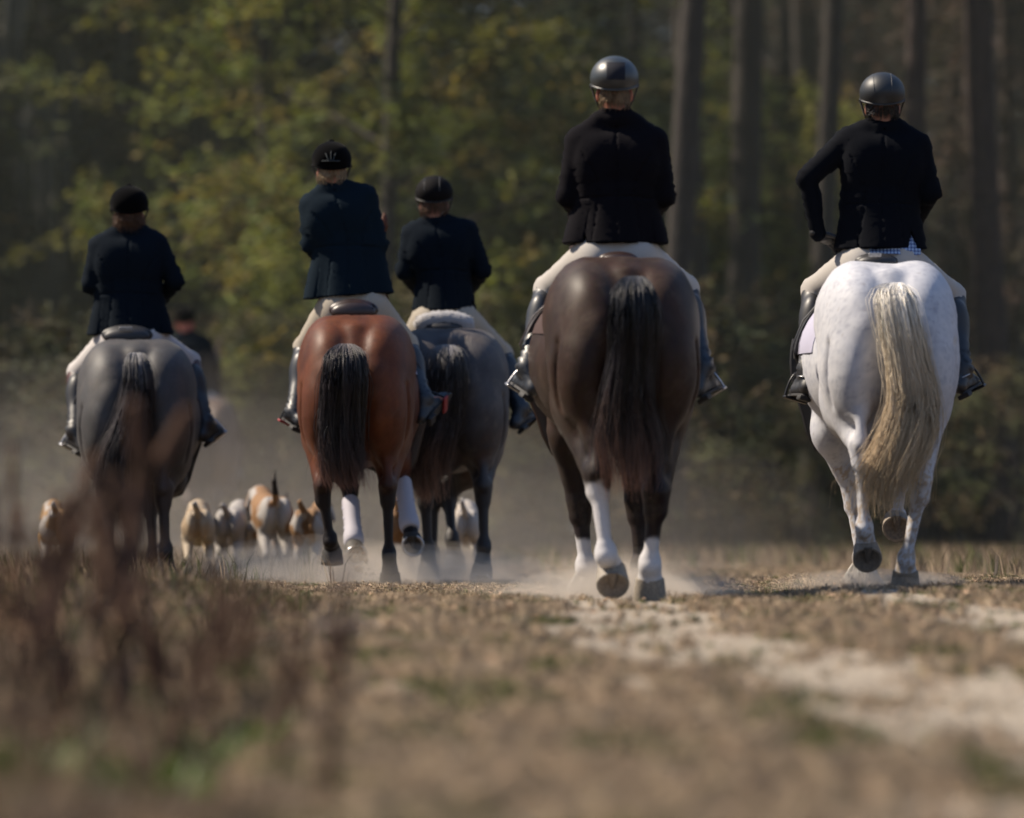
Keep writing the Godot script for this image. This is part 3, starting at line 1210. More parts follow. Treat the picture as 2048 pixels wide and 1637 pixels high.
		if p.has("cuff"):
			var cs := [cap(K, A, 0.0725, 0.05, 0.02), [2, legd, legd.dot(K.lerp(A, 0.045))], [2, -legd, (-legd).dot(K.lerp(A, 0.30))]]
			skin("boot_cuff", cs, [room(cs.slice(0, 1), 0.0, 0.009)], p.cuff, bt)
		if p.get("spurs", false):
			var sp := Shape.new()
			var ring := []
			for e in 15:
				var a := lerpf(-0.5, PI + 0.5, e / 14.0)
				ring.append(A.lerp(hl, 0.55) - fd * sin(a) * 0.052 + side * cos(a) * 0.05 + fd * 0.01)
			sp.tube(ring, [0.006], 6, [Color.WHITE], 0.6)
			sp.tube([ring[7], ring[7] - fd * 0.03], [0.005, 0.004], 6, [Color.WHITE])
			part("spur", sp.done(), M.steel, bt)
	# --- the body that wears it: one surface from head to feet, finer round the head
	var G := []
	for s in T.slice(0, 2):
		G.append(cap(s[1], s[2], s[3] - 0.03, s[4] - 0.025, 0.04))
	G.append(cap(Wc, Vector3.ZERO, 0.085, 0.1, 0.04))
	for k in 2:
		var sx := -1.0 if k == 0 else 1.0
		G.append(cap(sh[k] + Vector3(-sx * 0.03, -0.035, 0), el[k].lerp(sh[k], 0.08), 0.042, 0.034, 0.02))
		G.append(cap(el[k].lerp(sh[k], 0.08), wr[k], 0.033, 0.022, 0.02))
		G.append(cap(Vector3(sx * 0.1, 0, 0), kn[k], 0.08, 0.045, 0.03))
		G.append(cap(kn[k], an[k], 0.045, 0.03, 0.02))
		G.append(cap(an[k], he[k].lerp(to[k], 0.6) + Vector3(0, 0.03, 0), 0.03, 0.024, 0.02))
	var fw := Basis(Vector3.UP, float(p.get("look", 0.0)))
	var o := hc + Vector3(0, -0.018, 0)
	G.append(ell(o, Vector3(0.074, 0.092, 0.094), fw, 0.03))
	G.append(ell(o + fw * Vector3(0, -0.065, -0.04), Vector3(0.062, 0.085, 0.062), fw, 0.03))
	G.append(cap(o + fw * Vector3(0, -0.13, -0.075), o + fw * Vector3(0, -0.135, -0.07), 0.02, 0.02, 0.03))
	G.append(cap(o + fw * Vector3(0, -0.035, -0.1), o + fw * Vector3(0, -0.07, -0.118), 0.009, 0.013, 0.01))
	G.append(cap(o + fw * Vector3(-0.018, -0.102, -0.096), o + fw * Vector3(0.018, -0.102, -0.096), 0.007, 0.007, 0.006))
	for sx in [-1.0, 1.0]:
		G.append(ell(o + fw * Vector3(sx * 0.078, -0.062, 0.006), Vector3(0.010, 0.034, 0.021), fw * Basis(Vector3.UP, sx * 0.45), 0.008))
		G.append(ell(o + fw * Vector3(sx * 0.03, -0.035, -0.105), Vector3(0.016, 0.012, 0.012), fw, 0.006, true))
		G.append(ell(o + fw * Vector3(sx * 0.03, -0.036, -0.095), Vector3(0.012, 0.012, 0.012), fw, 0.003))
	G.append(cap(o + fw * Vector3(0, -0.08, 0.02), N + Vector3(0, -0.04, 0), 0.056, 0.062, 0.03))
	var tone: Color = p.skin
	var face := func(v: Vector3, _n: Vector3) -> Color:
		for sx in [-1.0, 1.0]:
			var e := v.distance_to(o + fw * Vector3(sx * 0.03, -0.036, -0.107))
			if e < 0.005:
				return Color(0.03, 0.02, 0.015)
			if e < 0.011:
				return Color(0.6, 0.58, 0.55)
		if v.distance_to(o + fw * Vector3(0, -0.102, -0.1)) < 0.02 and absf(v.y - o.y + 0.102) < 0.008:
			return tone * Color(0.9, 0.5, 0.5)
		return tone
	var gb := room(G, 0.0, 0.024)
	var lowb := [gb[0], Vector3(gb[1].x, N.y - 0.01, gb[1].z), 0.024]
	var highb := [Vector3(hc.x - 0.16, N.y - 0.034, hc.z - 0.18), Vector3(hc.x + 0.16, hc.y + 0.1, hc.z + 0.16), 0.007]
	skin("body", G, [lowb, highb], M.skin, root, face)
	# --- collar of the shirt, hair, helmet, gloves
	if p.has("collar"):
		var cs := Shape.new()
		var r0 := []
		var r1 := []
		var r2 := []
		for m in 20:
			var a := TAU * m / 20
			var dirv := Vector3(cos(a) * 0.062, 0, sin(a) * 0.064)
			r0.append(N + dirv * 1.02 + Vector3(0, 0.0, 0))
			r1.append(N + dirv + Vector3(0, 0.024 + 0.006 * absf(cos(a)), 0))
			r2.append(N + dirv * 0.9 + Vector3(0, 0.02, 0))
		cs.rings([r0, r1, r2], true, [Color.WHITE], false, false)
		part("shirt_collar", cs.done(), p.collar, root)
	if p.has("hair"):
		var hr: Dictionary = p.hair
		var rr := RandomNumberGenerator.new()
		rr.seed = int(p.hips[0])
		var hs := Shape.new()
		for n in int(hr.count):
			var a := lerpf(float(hr.get("from", -0.25)), PI - float(hr.get("from", -0.25)), rr.randf())
			var y0 := -0.035 - 0.05 * rr.randf()
			var b := o + fw * Vector3(cos(a) * 0.078, y0, sin(a) * 0.098 - 0.002)
			var l: float = hr.long * (0.6 + 0.6 * rr.randf())
			var cu: float = hr.curl
			var pts := [b]
			for k in 5:
				var f := (k + 1) / 5.0
				pts.append(b + fw * Vector3(cos(a) * 0.012 * sin(f * 3.0) + cu * (rr.randf() - 0.5), -l * f, -0.02 * f * l / 0.08 * sin(a) + cu * (rr.randf() - 0.5)))
			var tn := 0.6 + 0.7 * rr.randf()
			hs.tube(pts, [0.0022, 0.002, 0.0016, 0.001], 3, [Color(hr.col.r * tn, hr.col.g * tn, hr.col.b * tn)])
		part("hair", hs.done(), M.hair, root)
	helmet(root, hc, hw, p.shell, p)
	for k in 2:
		var sx := -1.0 if k == 0 else 1.0
		if p.has("hip_hand") and k == 0:
			hand(root, wr[0], Vector3(0.75, -0.35, -0.5), Vector3(0.2, -0.6, 0.3), 0.5, M.glove)
		else:
			hand(root, wr[k], (wr[k] - el[k]).normalized() + Vector3(0, 0, -0.6), Vector3(-sx, -0.2, 0), 1.15, M.glove)
	# --- saddle, its stirrups round the feet
	tack(p, h, root, at, kn, an, he, to, wr)
	return root


func tack(p: Dictionary, h: Dictionary, root: Node3D, at: Vector3, kn: Array, an: Array, he: Array, to: Array, wr: Array) -> void:
	var hat: Vector3 = h.at
	var zs: float = -(p.dr - h.d)
	var sat: Vector3 = hat + on_back(h, 0.0, zs, 0.0)
	var sad := thing("saddle", sat, p.saddle_label, "saddle", "")
	var off := hat - sat
	var ra := at - sat
	var S := []
	var y := 0.02
	S.append(cap(Vector3(ra.x * 0.7, y + 0.0, 0.12), Vector3(ra.x * 0.7, y - 0.005, -0.1), 0.115, 0.085, 0.05, Vector3(1, 1.9, 1)))
	S.append(cap(Vector3(ra.x * 0.7, y - 0.005, -0.1), Vector3(ra.x * 0.7, y + 0.06, -0.24), 0.08, 0.06, 0.05, Vector3(1, 1.5, 1)))
	var cu: Array = p.cantle
	var cd: float = h.d + cu[4]
	var ct := P(cu[0], cu[1], cd) - sat
	var cw: float = cu[2] * cd / LENS
	var ch: float = cu[3] * cd / LENS
	S.append(ell(ct + Vector3(0, -ch, 0), Vector3(cw, ch, 0.045), Basis.IDENTITY, 0.03))
	S.append(ell(ct + Vector3(0, -ch * 1.25, 0.05), Vector3(cw * 0.9, ch, 0.05), Basis.IDENTITY, 0.012))
	skin("seat", S, [room(S, 0.0, 0.009)], p.leather, sad)
	if p.has("plate"):
		var pl: Array = p.plate
		var pc := P(pl[0], pl[1], cd) - sat + Vector3(0, 0, 0.102)
		var b := Shape.new()
		b.box(pc, Vector3(pl[2] * cd / LENS, pl[3] * cd / LENS, 0.012), Basis(Vector3.RIGHT, 0.25), Color.WHITE, 0.003)
		var pt := part("name_plate", b.done(), p.plate_mat, sad)
		if p.has("plate_text"):
			var tm := TextMesh.new()
			tm.text = p.plate_text
			tm.font_size = 48
			tm.pixel_size = 0.0004
			tm.depth = 0.002
			var to_ := part("lettering", tm, M.letters, pt)
			to_.position = pc + Vector3(0, 0, 0.0075)
			to_.rotation.x = 0.25
	var roots := 0
	for k in 2:
		var sx := -1.0 if k == 0 else 1.0
		var fl := pad_mesh(h, zs - 0.06, zs - 0.42, sx * 0.55, sx * 1.6, 0.022, 0.008, Color.WHITE, 0.1)
		var fo := part("flap", fl, p.leather, sad)
		fo.position = off
		var foot: Vector3 = to[k] - he[k]
		var fd := foot.normalized()
		var legd: Vector3 = (kn[k] - an[k]).normalized()
		var upf := (legd - fd * legd.dot(fd)).normalized()
		var side := fd.cross(upf).normalized()
		var ball: Vector3 = he[k].lerp(to[k], 0.66) + ra - upf * 0.006
		var half := 0.058
		var ir := Shape.new()
		var pts := []
		for e in 17:
			var a := PI * e / 16.0
			var wv := half * (1.0 if e in [0, 16] else cos(a) / maxf(absf(cos(a)), 0.001) * pow(absf(cos(a)), 0.75))
			if e == 0:
				wv = half
			if e == 16:
				wv = -half
			pts.append(ball + side * wv + upf * 0.135 * pow(sin(a), 0.85) + fd * 0.0)
		ir.tube(pts, [0.007, 0.0065, 0.006, 0.006, 0.006, 0.006, 0.006, 0.007, 0.009, 0.007, 0.006, 0.006, 0.006, 0.006, 0.006, 0.0065, 0.007], 8, [Color.WHITE], 1.0, fd)
		var st := part("stirrup", ir.done(), p.iron, sad)
		var tr := Shape.new()
		tr.box(ball - upf * 0.008, Vector3(half * 2.0 + 0.012, 0.014, 0.042), Basis(side, upf, -fd), Color.WHITE, 0.004)
		part("tread", tr.done(), p.get("tread", p.iron), st)
		var topi := ball + upf * 0.14
		var bar := on_back(h, sx * 0.75, zs - 0.12, 0.036) + off
		var mid := on_back(h, sx * 1.45, zs - 0.12, 0.045) + off
		var lt := Shape.new()
		lt.tube([topi, topi.lerp(mid, 0.5) + Vector3(sx * 0.01, 0, 0), mid, on_back(h, sx * 1.1, zs - 0.12, 0.042) + off, bar], [0.013], 6, [Color.WHITE], 0.25, Vector3(sx, 0, 0.2))
		part("stirrup_leather", lt.done(), p.leather, sad)
	var gi := Shape.new()
	var gp := []
	for e in 25:
		gp.append(on_back(h, lerpf(1.3, TAU - 1.3, e / 24.0), zs - 0.52, 0.008) + off)
	gi.tube(gp, [0.045], 8, [Color.WHITE], 0.16, Vector3.BACK)
	part("girth", gi.done(), p.leather, sad)
	# pad under it
	var pd: Dictionary = p.pad
	var pm := pad_mesh(h, zs + pd.back, zs - 0.42, -pd.reach, pd.reach, 0.002, pd.thick, Color.WHITE, 0.0)
	var po := thing("saddle_pad", hat, pd.label, "saddle pad", "")
	part("cloth", pm, pd.mat, po)
	# bridle and reins, mostly hidden by the rider
	var br := thing("bridle", hat, p.bridle_label, "bridle", "")
	var poll: Vector3 = h.poll
	var tn: Basis = h.turn
	var bs := Shape.new()
	for e in [[-0.16, 0.128], [-0.34, 0.105]]:
		var ring := []
		for k in 17:
			var a := TAU * k / 16
			ring.append(poll + tn * (Vector3(0, e[0] * 0.76, e[0] * -0.64 * -1.0) + Vector3(cos(a) * e[1] * 0.82, sin(a) * e[1] * 0.72, -sin(a) * e[1] * -0.72)))
		bs.tube(ring, [0.01], 6, [Color.WHITE], 0.4)
	part("headstall", bs.done(), M.leather_black, br)
	for k in 2:
		var sx := -1.0 if k == 0 else 1.0
		var rs := Shape.new()
		var bit: Vector3 = poll + tn * Vector3(sx * 0.075, -0.36, -0.3)
		var hnd: Vector3 = wr[1 if p.has("hip_hand") else k] + at - hat + Vector3(-sx * 0.02, -0.01, -0.09)
		var pts := []
		for e in 9:
			var f := e / 8.0
			pts.append(hnd.lerp(bit, f) + Vector3(sx * 0.05 * sin(f * PI), -0.07 * sin(f * PI), 0))
		rs.tube(pts, [0.008], 6, [Color.WHITE], 0.35)
		part("rein", rs.done(), M.leather_black, br)


# ---------------------------------------------------------------- the riders and their horses
const DOWN := Vector3(0, -1, 0)
const AHEAD := Vector3(0, 0, -1)


func make_materials() -> void:
	wrinkle.seed = 5
	wrinkle.frequency = 1.0
	wrinkle.fractal_octaves = 2
	var fur := noise_tex(0.09, Color(0.72, 0.72, 0.72), Color(1, 1, 1), 3, 256, 3)
	var dapple := noise_tex(0.02, Color(0.86, 0.87, 0.90), Color(1, 1, 1), 8, 256, 5)
	var coarse := noise_tex(0.02, Color(0.7, 0.7, 0.7), Color(1, 1, 1), 12, 256, 4)
	var weave := noise_tex(0.2, Color(0.8, 0.8, 0.8), Color(1, 1, 1), 15, 256, 2)
	M.fur_sleek = mat(0.5, Color.WHITE, true, fur, 7.0, {"spec": 0.3, "sheen": 0.04, "tint": 0.6, "bump": fur, "bump_cm": 0.12})
	M.fur_soft = mat(0.6, Color.WHITE, true, fur, 8.0, {"spec": 0.45, "sheen": 0.1, "tint": 0.3, "bump": fur, "bump_cm": 0.15})
	M.fur_white = mat(0.62, Color.WHITE, true, dapple, 2.2, {"spec": 0.4, "bump": fur, "bump_cm": 0.1})
	M.fur_white.detail_enabled = false
	M.fur_hound = mat(0.7, Color.WHITE, true, fur, 6.0, {"spec": 0.3})
	M.hair = mat(0.45, Color.WHITE, true, null, 1.0, {"spec": 0.5, "back": Color(0.25, 0.25, 0.25)})
	M.horn = mat(0.7, Color.WHITE, true, coarse, 9.0, {"bump": coarse, "bump_cm": 0.25})
	M.steel = mat(0.32, Color(0.5, 0.5, 0.52), false, coarse, 12.0, {"metal": 0.9})
	M.wrap = mat(0.75, Color.WHITE, true, weave, 10.0, {"sheen": 0.3})
	M.dark_cloth = mat(0.95, Color(0.006, 0.006, 0.007))
	M.strap = mat(0.6, Color(0.012, 0.011, 0.011))
	M.piping = mat(0.5, Color(0.04, 0.042, 0.045))
	M.panel = mat(0.9, Color(0.003, 0.004, 0.010))
	M.ribbon = mat(0.7, Color(0.008, 0.016, 0.021), false, null, 1.0, {"sheen": 0.4})
	M.skin = mat(0.5, Color.WHITE, true, null, 1.0, {"sss": 0.25, "back": Color(0.35, 0.12, 0.08)})
	M.glove = mat(0.55, Color(0.008, 0.008, 0.009))
	M.sole = mat(0.7, Color(0.012, 0.011, 0.011))
	M.letters = mat(0.5, Color(0.04, 0.04, 0.045))
	M.leather_black = mat(0.5, Color(0.010, 0.010, 0.012), false, null, 3.0, {"bump": coarse, "bump_cm": 0.1})
	M.leather_brown = mat(0.4, Color(0.028, 0.012, 0.009), false, coarse, 4.0, {"bump": coarse, "bump_cm": 0.1})
	M.boot_blue = mat(0.5, Color(0.008, 0.011, 0.017), false, null, 5.0, {"bump": coarse, "bump_cm": 0.05, "coat": 0.15, "coat_rough": 0.3})
	M.boot_black = mat(0.52, Color(0.009, 0.009, 0.011), false, null, 5.0, {"bump": coarse, "bump_cm": 0.06, "coat": 0.12, "coat_rough": 0.35})
	M.cuff = mat(0.42, Color(0.075, 0.022, 0.018), false, coarse, 4.0)
	M.coat_navy = mat(0.9, Color(0.0048, 0.0120, 0.0200), false, weave, 9.0, {"spec": 0.2})
	M.coat_ink = mat(0.9, Color(0.0040, 0.0082, 0.0140), false, weave, 9.0, {"spec": 0.2})
	M.coat_black = mat(0.9, Color(0.0058, 0.0050, 0.0072), false, weave, 9.0, {"spec": 0.2})
	M.coat_jet = mat(0.9, Color(0.0035, 0.0045, 0.0075), false, weave, 9.0, {"spec": 0.2})
	M.breech_tan = mat(0.85, Color(0.37, 0.325, 0.26), false, weave, 8.0, {"sheen": 0.2, "bump": weave, "bump_cm": 0.03})
	M.breech_stone = mat(0.85, Color(0.42, 0.39, 0.355), false, weave, 8.0, {"sheen": 0.2, "bump": weave, "bump_cm": 0.03})
	M.breech_white = mat(0.85, Color(0.52, 0.49, 0.47), false, weave, 8.0, {"sheen": 0.2, "bump": weave, "bump_cm": 0.03})
	M.velvet = mat(1.0, Color(0.0022, 0.0022, 0.0026), false, null, 1.0, {"sheen": 0.12, "tint": 0.3, "spec": 0.1})
	M.shell_grey = mat(0.43, Color(0.018, 0.023, 0.025), false, null, 6.0, {"bump": coarse, "bump_cm": 0.02, "spec": 0.6})
	M.shell_black = mat(0.5, Color(0.008, 0.010, 0.012), false, null, 6.0, {"bump": coarse, "bump_cm": 0.03})
	M.shell_matt = mat(0.8, Color(0.006, 0.0055, 0.006), false, null, 6.0, {"spec": 0.2, "bump": coarse, "bump_cm": 0.03})
	M.linen = mat(0.85, Color(0.6, 0.6, 0.66))
	M.scarlet = mat(0.85, Color(0.35, 0.03, 0.025))
	M.red_rubber = mat(0.6, Color(0.22, 0.015, 0.02))
	M.iron_black = mat(0.35, Color(0.015, 0.015, 0.017), false, null, 1.0, {"metal": 0.3})
	M.plate_silver = mat(0.4, Color(0.42, 0.41, 0.40), false, coarse, 10.0, {"metal": 0.5})
	M.fleece = mat(0.95, Color(0.50, 0.49, 0.50), false, fur, 14.0, {"sheen": 0.5, "bump": fur, "bump_cm": 0.9})
	M.pad_white = mat(0.9, Color(0.44, 0.43, 0.55), false, weave, 8.0)
	M.pad_navy = mat(0.9, Color(0.010, 0.013, 0.024), false, weave, 8.0)
	M.pad_brown = mat(0.9, Color(0.05, 0.022, 0.018), false, weave, 8.0)
	var im := Image.create(128, 128, true, Image.FORMAT_RGB8)
	for y in 128:
		for x in 128:
			var a := 1.0 if x % 32 < 14 else 0.0
			var b := 1.0 if y % 32 < 14 else 0.0
			var k := (a + b) * 0.5
			var c := Color(0.62, 0.70, 0.80).lerp(Color(0.05, 0.13, 0.34), k)
			im.set_pixel(x, y, c)
	im.generate_mipmaps()
	M.plaid = mat(0.85, Color.WHITE, false, ImageTexture.create_from_image(im), 14.0)


func leg_paint(base: Color, dark: Color, from_y: float, to_y: float) -> Callable:
	var n := wrinkle
	return func(p: Vector3, _n: Vector3) -> Color:
		var k := smoothstep(from_y, to_y, p.y + 0.05 * n.get_noise_3d(p.x * 9.0, p.y * 9.0, p.z * 9.0))
		return base.lerp(dark, k)


func make_field() -> void:
	var n := wrinkle
	var mottle := func(c: Color, p: Vector3, dust: float) -> Color:
		var k := 1.0 + 0.22 * n.get_noise_3d(p.x * 22.0, p.y * 13.0, p.z * 22.0) + 0.16 * n.get_noise_3d(p.x * 60.0, p.y * 30.0 + 7.0, p.z * 60.0)
		var e := c * k
		e.a = 1.0
		var d := smoothstep(0.05, 0.6, n.get_noise_3d(p.x * 7.0 + 3.0, p.y * 5.0, p.z * 7.0) + 0.5 * n.get_noise_3d(p.x * 45.0, p.y * 45.0, p.z * 45.0))
		return e.lerp(Color(0.22, 0.17, 0.125), d * dust)
	# --- the heavy dark bay with white stockings
	var bay := Color(0.030, 0.0155, 0.0105)
	var p4 := func(p: Vector3, nn: Vector3) -> Color:
		var w := 0.06 * n.get_noise_3d(p.x * 6.0, p.y * 6.0, p.z * 6.0)
		var c := bay.lerp(Color(0.055, 0.026, 0.014), clampf(n.get_noise_3d(p.x * 3.0, p.y * 2.0, p.z * 3.0) + 0.2, 0.0, 1.0))
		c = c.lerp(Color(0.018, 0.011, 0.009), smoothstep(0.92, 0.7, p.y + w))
		var sock := 0.27
		if p.x < 0.0 and p.z > -0.6:
			sock = 0.56
			if p.x > -0.05:
				sock = 0.44
		if p.z < -0.6:
			sock = 0.3 if p.x < 0.0 else 0.12
		return (mottle.call(c, p, 0.10) as Color).lerp(Color(0.62, 0.60, 0.60), smoothstep(sock + 0.02, sock - 0.02, p.y + w))
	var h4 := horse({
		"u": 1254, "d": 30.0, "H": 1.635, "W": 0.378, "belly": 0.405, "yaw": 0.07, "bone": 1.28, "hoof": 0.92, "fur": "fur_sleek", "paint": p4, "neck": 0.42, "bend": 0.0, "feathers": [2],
		"label": "heavy dark brown horse with tall white stockings and a long black tail",
		"legs": [
			[[1196, 962, -0.06], [1212, 1108, -0.10], [1226, 1164, -0.10], Vector3(0.05, -0.42, 0.9), Vector3(0, -0.9, -0.42)],
			[[1312, 1000, -0.02], [1300, 1128, 0.02], [1300, 1202, 0.06], DOWN, AHEAD],
			[[1160, 1018, 1.34], [1172, 1135, 1.32], [1178, 1196, 1.38], DOWN, AHEAD],
			[[1276, 1018, 1.40], [1282, 1135, 1.38], [1286, 1196, 1.44], DOWN, AHEAD]],
		"horn": Color(0.30, 0.26, 0.21), "under": Color(0.26, 0.215, 0.17),
		"tail": [[1268, 553, -0.12], [1268, 580, -0.22], [1268, 640, -0.24], [1264, 720, -0.2], [1256, 800, -0.17], [1258, 880, -0.17], [1262, 990, -0.2]],
		"tail_wide": [0.04, 0.10, 0.115, 0.10, 0.115, 0.15, 0.12], "tail_deep": [0.03, 0.06, 0.07, 0.07, 0.08, 0.08, 0.06],
		"tail_cols": [Color(0.03, 0.03, 0.032), Color(0.010, 0.010, 0.012), Color(0.007, 0.007, 0.009), Color(0.010, 0.008, 0.009), Color(0.035, 0.019, 0.013), Color(0.11, 0.05, 0.028)],
		"strands": 2300, "hair": 0.0021})
	rider({
		"dr": 30.85, "label": "rider in black coat and glossy grey helmet with square dark panel", "helmet": [1229, 153, 98], "neck": [1231, 216], "shoulders": [[1147, 270], [1320, 272]], "elbows": [[1134, 408], [1330, 408]],
		"wrists": [[1168, 440, 0.3], [1296, 440, 0.3]], "waist": [1232, 392], "waist_half": 80, "hem": [[1119, 489], [1341, 489]], "hips": [1232, 512], "knees": [[1096, 578, 0.32], [1370, 578, 0.32]],
		"ankles": [[1056, 735, 0.05], [1406, 735, 0.05]], "heels": [[1058, 792, 0.0], [1404, 795, 0.0]], "toes": [[1024, 768, 0.22], [1440, 776, 0.22]],
		"cloth": M.coat_black, "breech": M.breech_stone, "boot": M.boot_blue, "skin": Color(0.42, 0.17, 0.11), "shell": M.shell_grey, "trim": M.shell_grey, "panel": true, "collar": M.linen,
		"hair": {"count": 300, "long": 0.05, "curl": 0.004, "from": 0.55, "col": Color(0.16, 0.11, 0.065)}, "vents": [[[1178, 425], [1166, 489], 0.003, 0.006], [[1296, 425], [1312, 489], 0.003, 0.006]],
		"cantle": [1236, 503, 40, 15, 0.58], "leather": M.leather_brown, "saddle_label": "red brown saddle on the heavy dark brown horse", "iron": M.steel,
		"pad": {"back": 0.24, "reach": 1.3, "thick": 0.014, "mat": M.pad_brown, "label": "brown saddle cloth on the heavy dark brown horse"}, "bridle_label": "black bridle and reins on the heavy dark brown horse"}, h4)
	# --- the white grey
	var p5 := func(p: Vector3, nn: Vector3) -> Color:
		var g := n.get_noise_3d(p.x * 5.0, p.y * 5.0, p.z * 5.0)
		var c := Color(0.50, 0.50, 0.515).lerp(Color(0.36, 0.365, 0.40), smoothstep(0.0, 0.6, n.get_noise_3d(p.x * 30.0, p.y * 30.0, p.z * 30.0) * 0.7 + g * 0.35))
		var f := n.get_noise_3d(p.x * 70.0, p.y * 70.0, p.z * 70.0)
		c = c.lerp(Color(0.25, 0.22, 0.2), smoothstep(0.55, 0.75, f) * 0.5)
		var mud := n.get_noise_3d(p.x * 26.0, p.y * 18.0, p.z * 26.0) + 0.5 * n.get_noise_3d(p.x * 80.0, p.y * 80.0, p.z * 80.0)
		c = c.lerp(Color(0.33, 0.25, 0.17), smoothstep(0.05, 0.2, mud + 0.55 * (0.42 - p.y)) * 0.8 if p.y < 0.62 else 0.0)
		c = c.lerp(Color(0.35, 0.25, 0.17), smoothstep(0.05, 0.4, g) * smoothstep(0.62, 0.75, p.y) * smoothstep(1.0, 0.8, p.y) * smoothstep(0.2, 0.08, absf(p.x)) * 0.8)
		return c
	var h5 := horse({
		"u": 1785, "d": 31.2, "gy": 0.045, "H": 1.622, "W": 0.358, "belly": 0.37, "yaw": 0.045, "bone": 1.04, "hoof": 1.05, "fur": "fur_white", "paint": p5, "neck": 0.16, "bend": 0.2,
		"ridge": 0.135, "feathers": [2], "label": "white grey horse with a golden cream tail and muddy legs",
		"legs": [
			[[1722, 905, -0.06], [1729, 1055, -0.12], [1736, 1113, -0.14], Vector3(0.05, -0.28, 0.95), Vector3(0, -0.95, -0.3)],
			[[1842, 975, 0.0], [1813, 1118, 0.02], [1811, 1177, 0.07], DOWN, AHEAD],
			[[1706, 1000, 1.36], [1722, 1118, 1.30], [1730, 1172, 1.36], DOWN, AHEAD],
			[[1800, 960, 1.52], [1796, 1035, 1.25], [1794, 1050, 1.14], Vector3(0, -0.1, 1), Vector3(0, -1, 0)]],
		"horn": Color(0.26, 0.21, 0.16), "under": Color(0.17, 0.135, 0.105),
		"tail": [[1791, 566, -0.12], [1790, 590, -0.22], [1800, 650, -0.25], [1815, 720, -0.22], [1828, 800, -0.2], [1812, 880, -0.2], [1780, 955, -0.2], [1772, 1035, -0.2]],
		"tail_wide": [0.035, 0.10, 0.10, 0.095, 0.11, 0.14, 0.145, 0.11], "tail_deep": [0.03, 0.06, 0.07, 0.07, 0.07, 0.08, 0.08, 0.05],
		"tail_cols": [Color(0.80, 0.76, 0.70), Color(0.76, 0.71, 0.62), Color(0.72, 0.65, 0.53), Color(0.66, 0.56, 0.42), Color(0.52, 0.41, 0.27), Color(0.55, 0.41, 0.25), Color(0.58, 0.43, 0.26)],
		"strands": 2300, "hair": 0.0021, "wild": 1.6, "vary": Vector2(0.82, 0.4)})
	var r5 := rider({
		"dr": 32.05, "label": "rider with left hand on hip, blue checked shirt showing below black coat", "helmet": [1765, 183, 92], "neck": [1768, 234], "shoulders": [[1686, 270], [1846, 280]], "elbows": [[1606, 368, 0.0], [1862, 398]],
		"wrists": [[1636, 468, 0.02], [1828, 448, 0.3]], "waist": [1760, 405], "waist_half": 76, "hem": [[1668, 500], [1856, 500]], "hips": [1762, 524], "knees": [[1630, 580, 0.32], [1905, 592, 0.32]],
		"ankles": [[1618, 738, 0.05], [1924, 738, 0.05]], "heels": [[1612, 792, 0.0], [1926, 788, 0.0]], "toes": [[1582, 796, 0.23], [1958, 768, 0.23]],
		"cloth": M.coat_jet, "breech": M.breech_stone, "boot": M.boot_black, "skin": Color(0.26, 0.12, 0.08), "shell": M.shell_black, "trim": M.shell_black, "seams": [-0.42, 0.36], "hip_hand": true, "spurs": true,
		"hair": {"count": 260, "from": 0.3, "long": 0.035, "curl": 0.003, "col": Color(0.01, 0.008, 0.007)}, "vents": [[[1714, 478], [1713, 500], 0.003, 0.004], [[1819, 460], [1827, 504], 0.004, 0.024]],
		"cantle": [1753, 506, 44, 16, 0.60], "leather": M.leather_black, "saddle_label": "black saddle with lettered plate on the white horse", "iron": M.iron_black, "plate": [1748, 512, 26, 8], "plate_mat": M.plate_silver,
		"pad": {"back": 0.2, "reach": 1.55, "thick": 0.016, "mat": M.pad_white, "label": "pale lavender saddle pad on the white horse"}, "bridle_label": "black bridle and reins on the white horse"}, h5)
	shirt_tail(r5)
	# --- the bay
	var p2 := func(p: Vector3, nn: Vector3) -> Color:
		var g := n.get_noise_3d(p.x * 4.0, p.y * 4.0, p.z * 4.0)
		var c := Color(0.135, 0.040, 0.015).lerp(Color(0.080, 0.023, 0.0095), clampf(g + 0.3, 0.0, 1.0))
		return (mottle.call(c, p, 0.08) as Color).lerp(Color(0.014, 0.010, 0.009), smoothstep(0.72, 0.52, p.y + 0.08 * g))
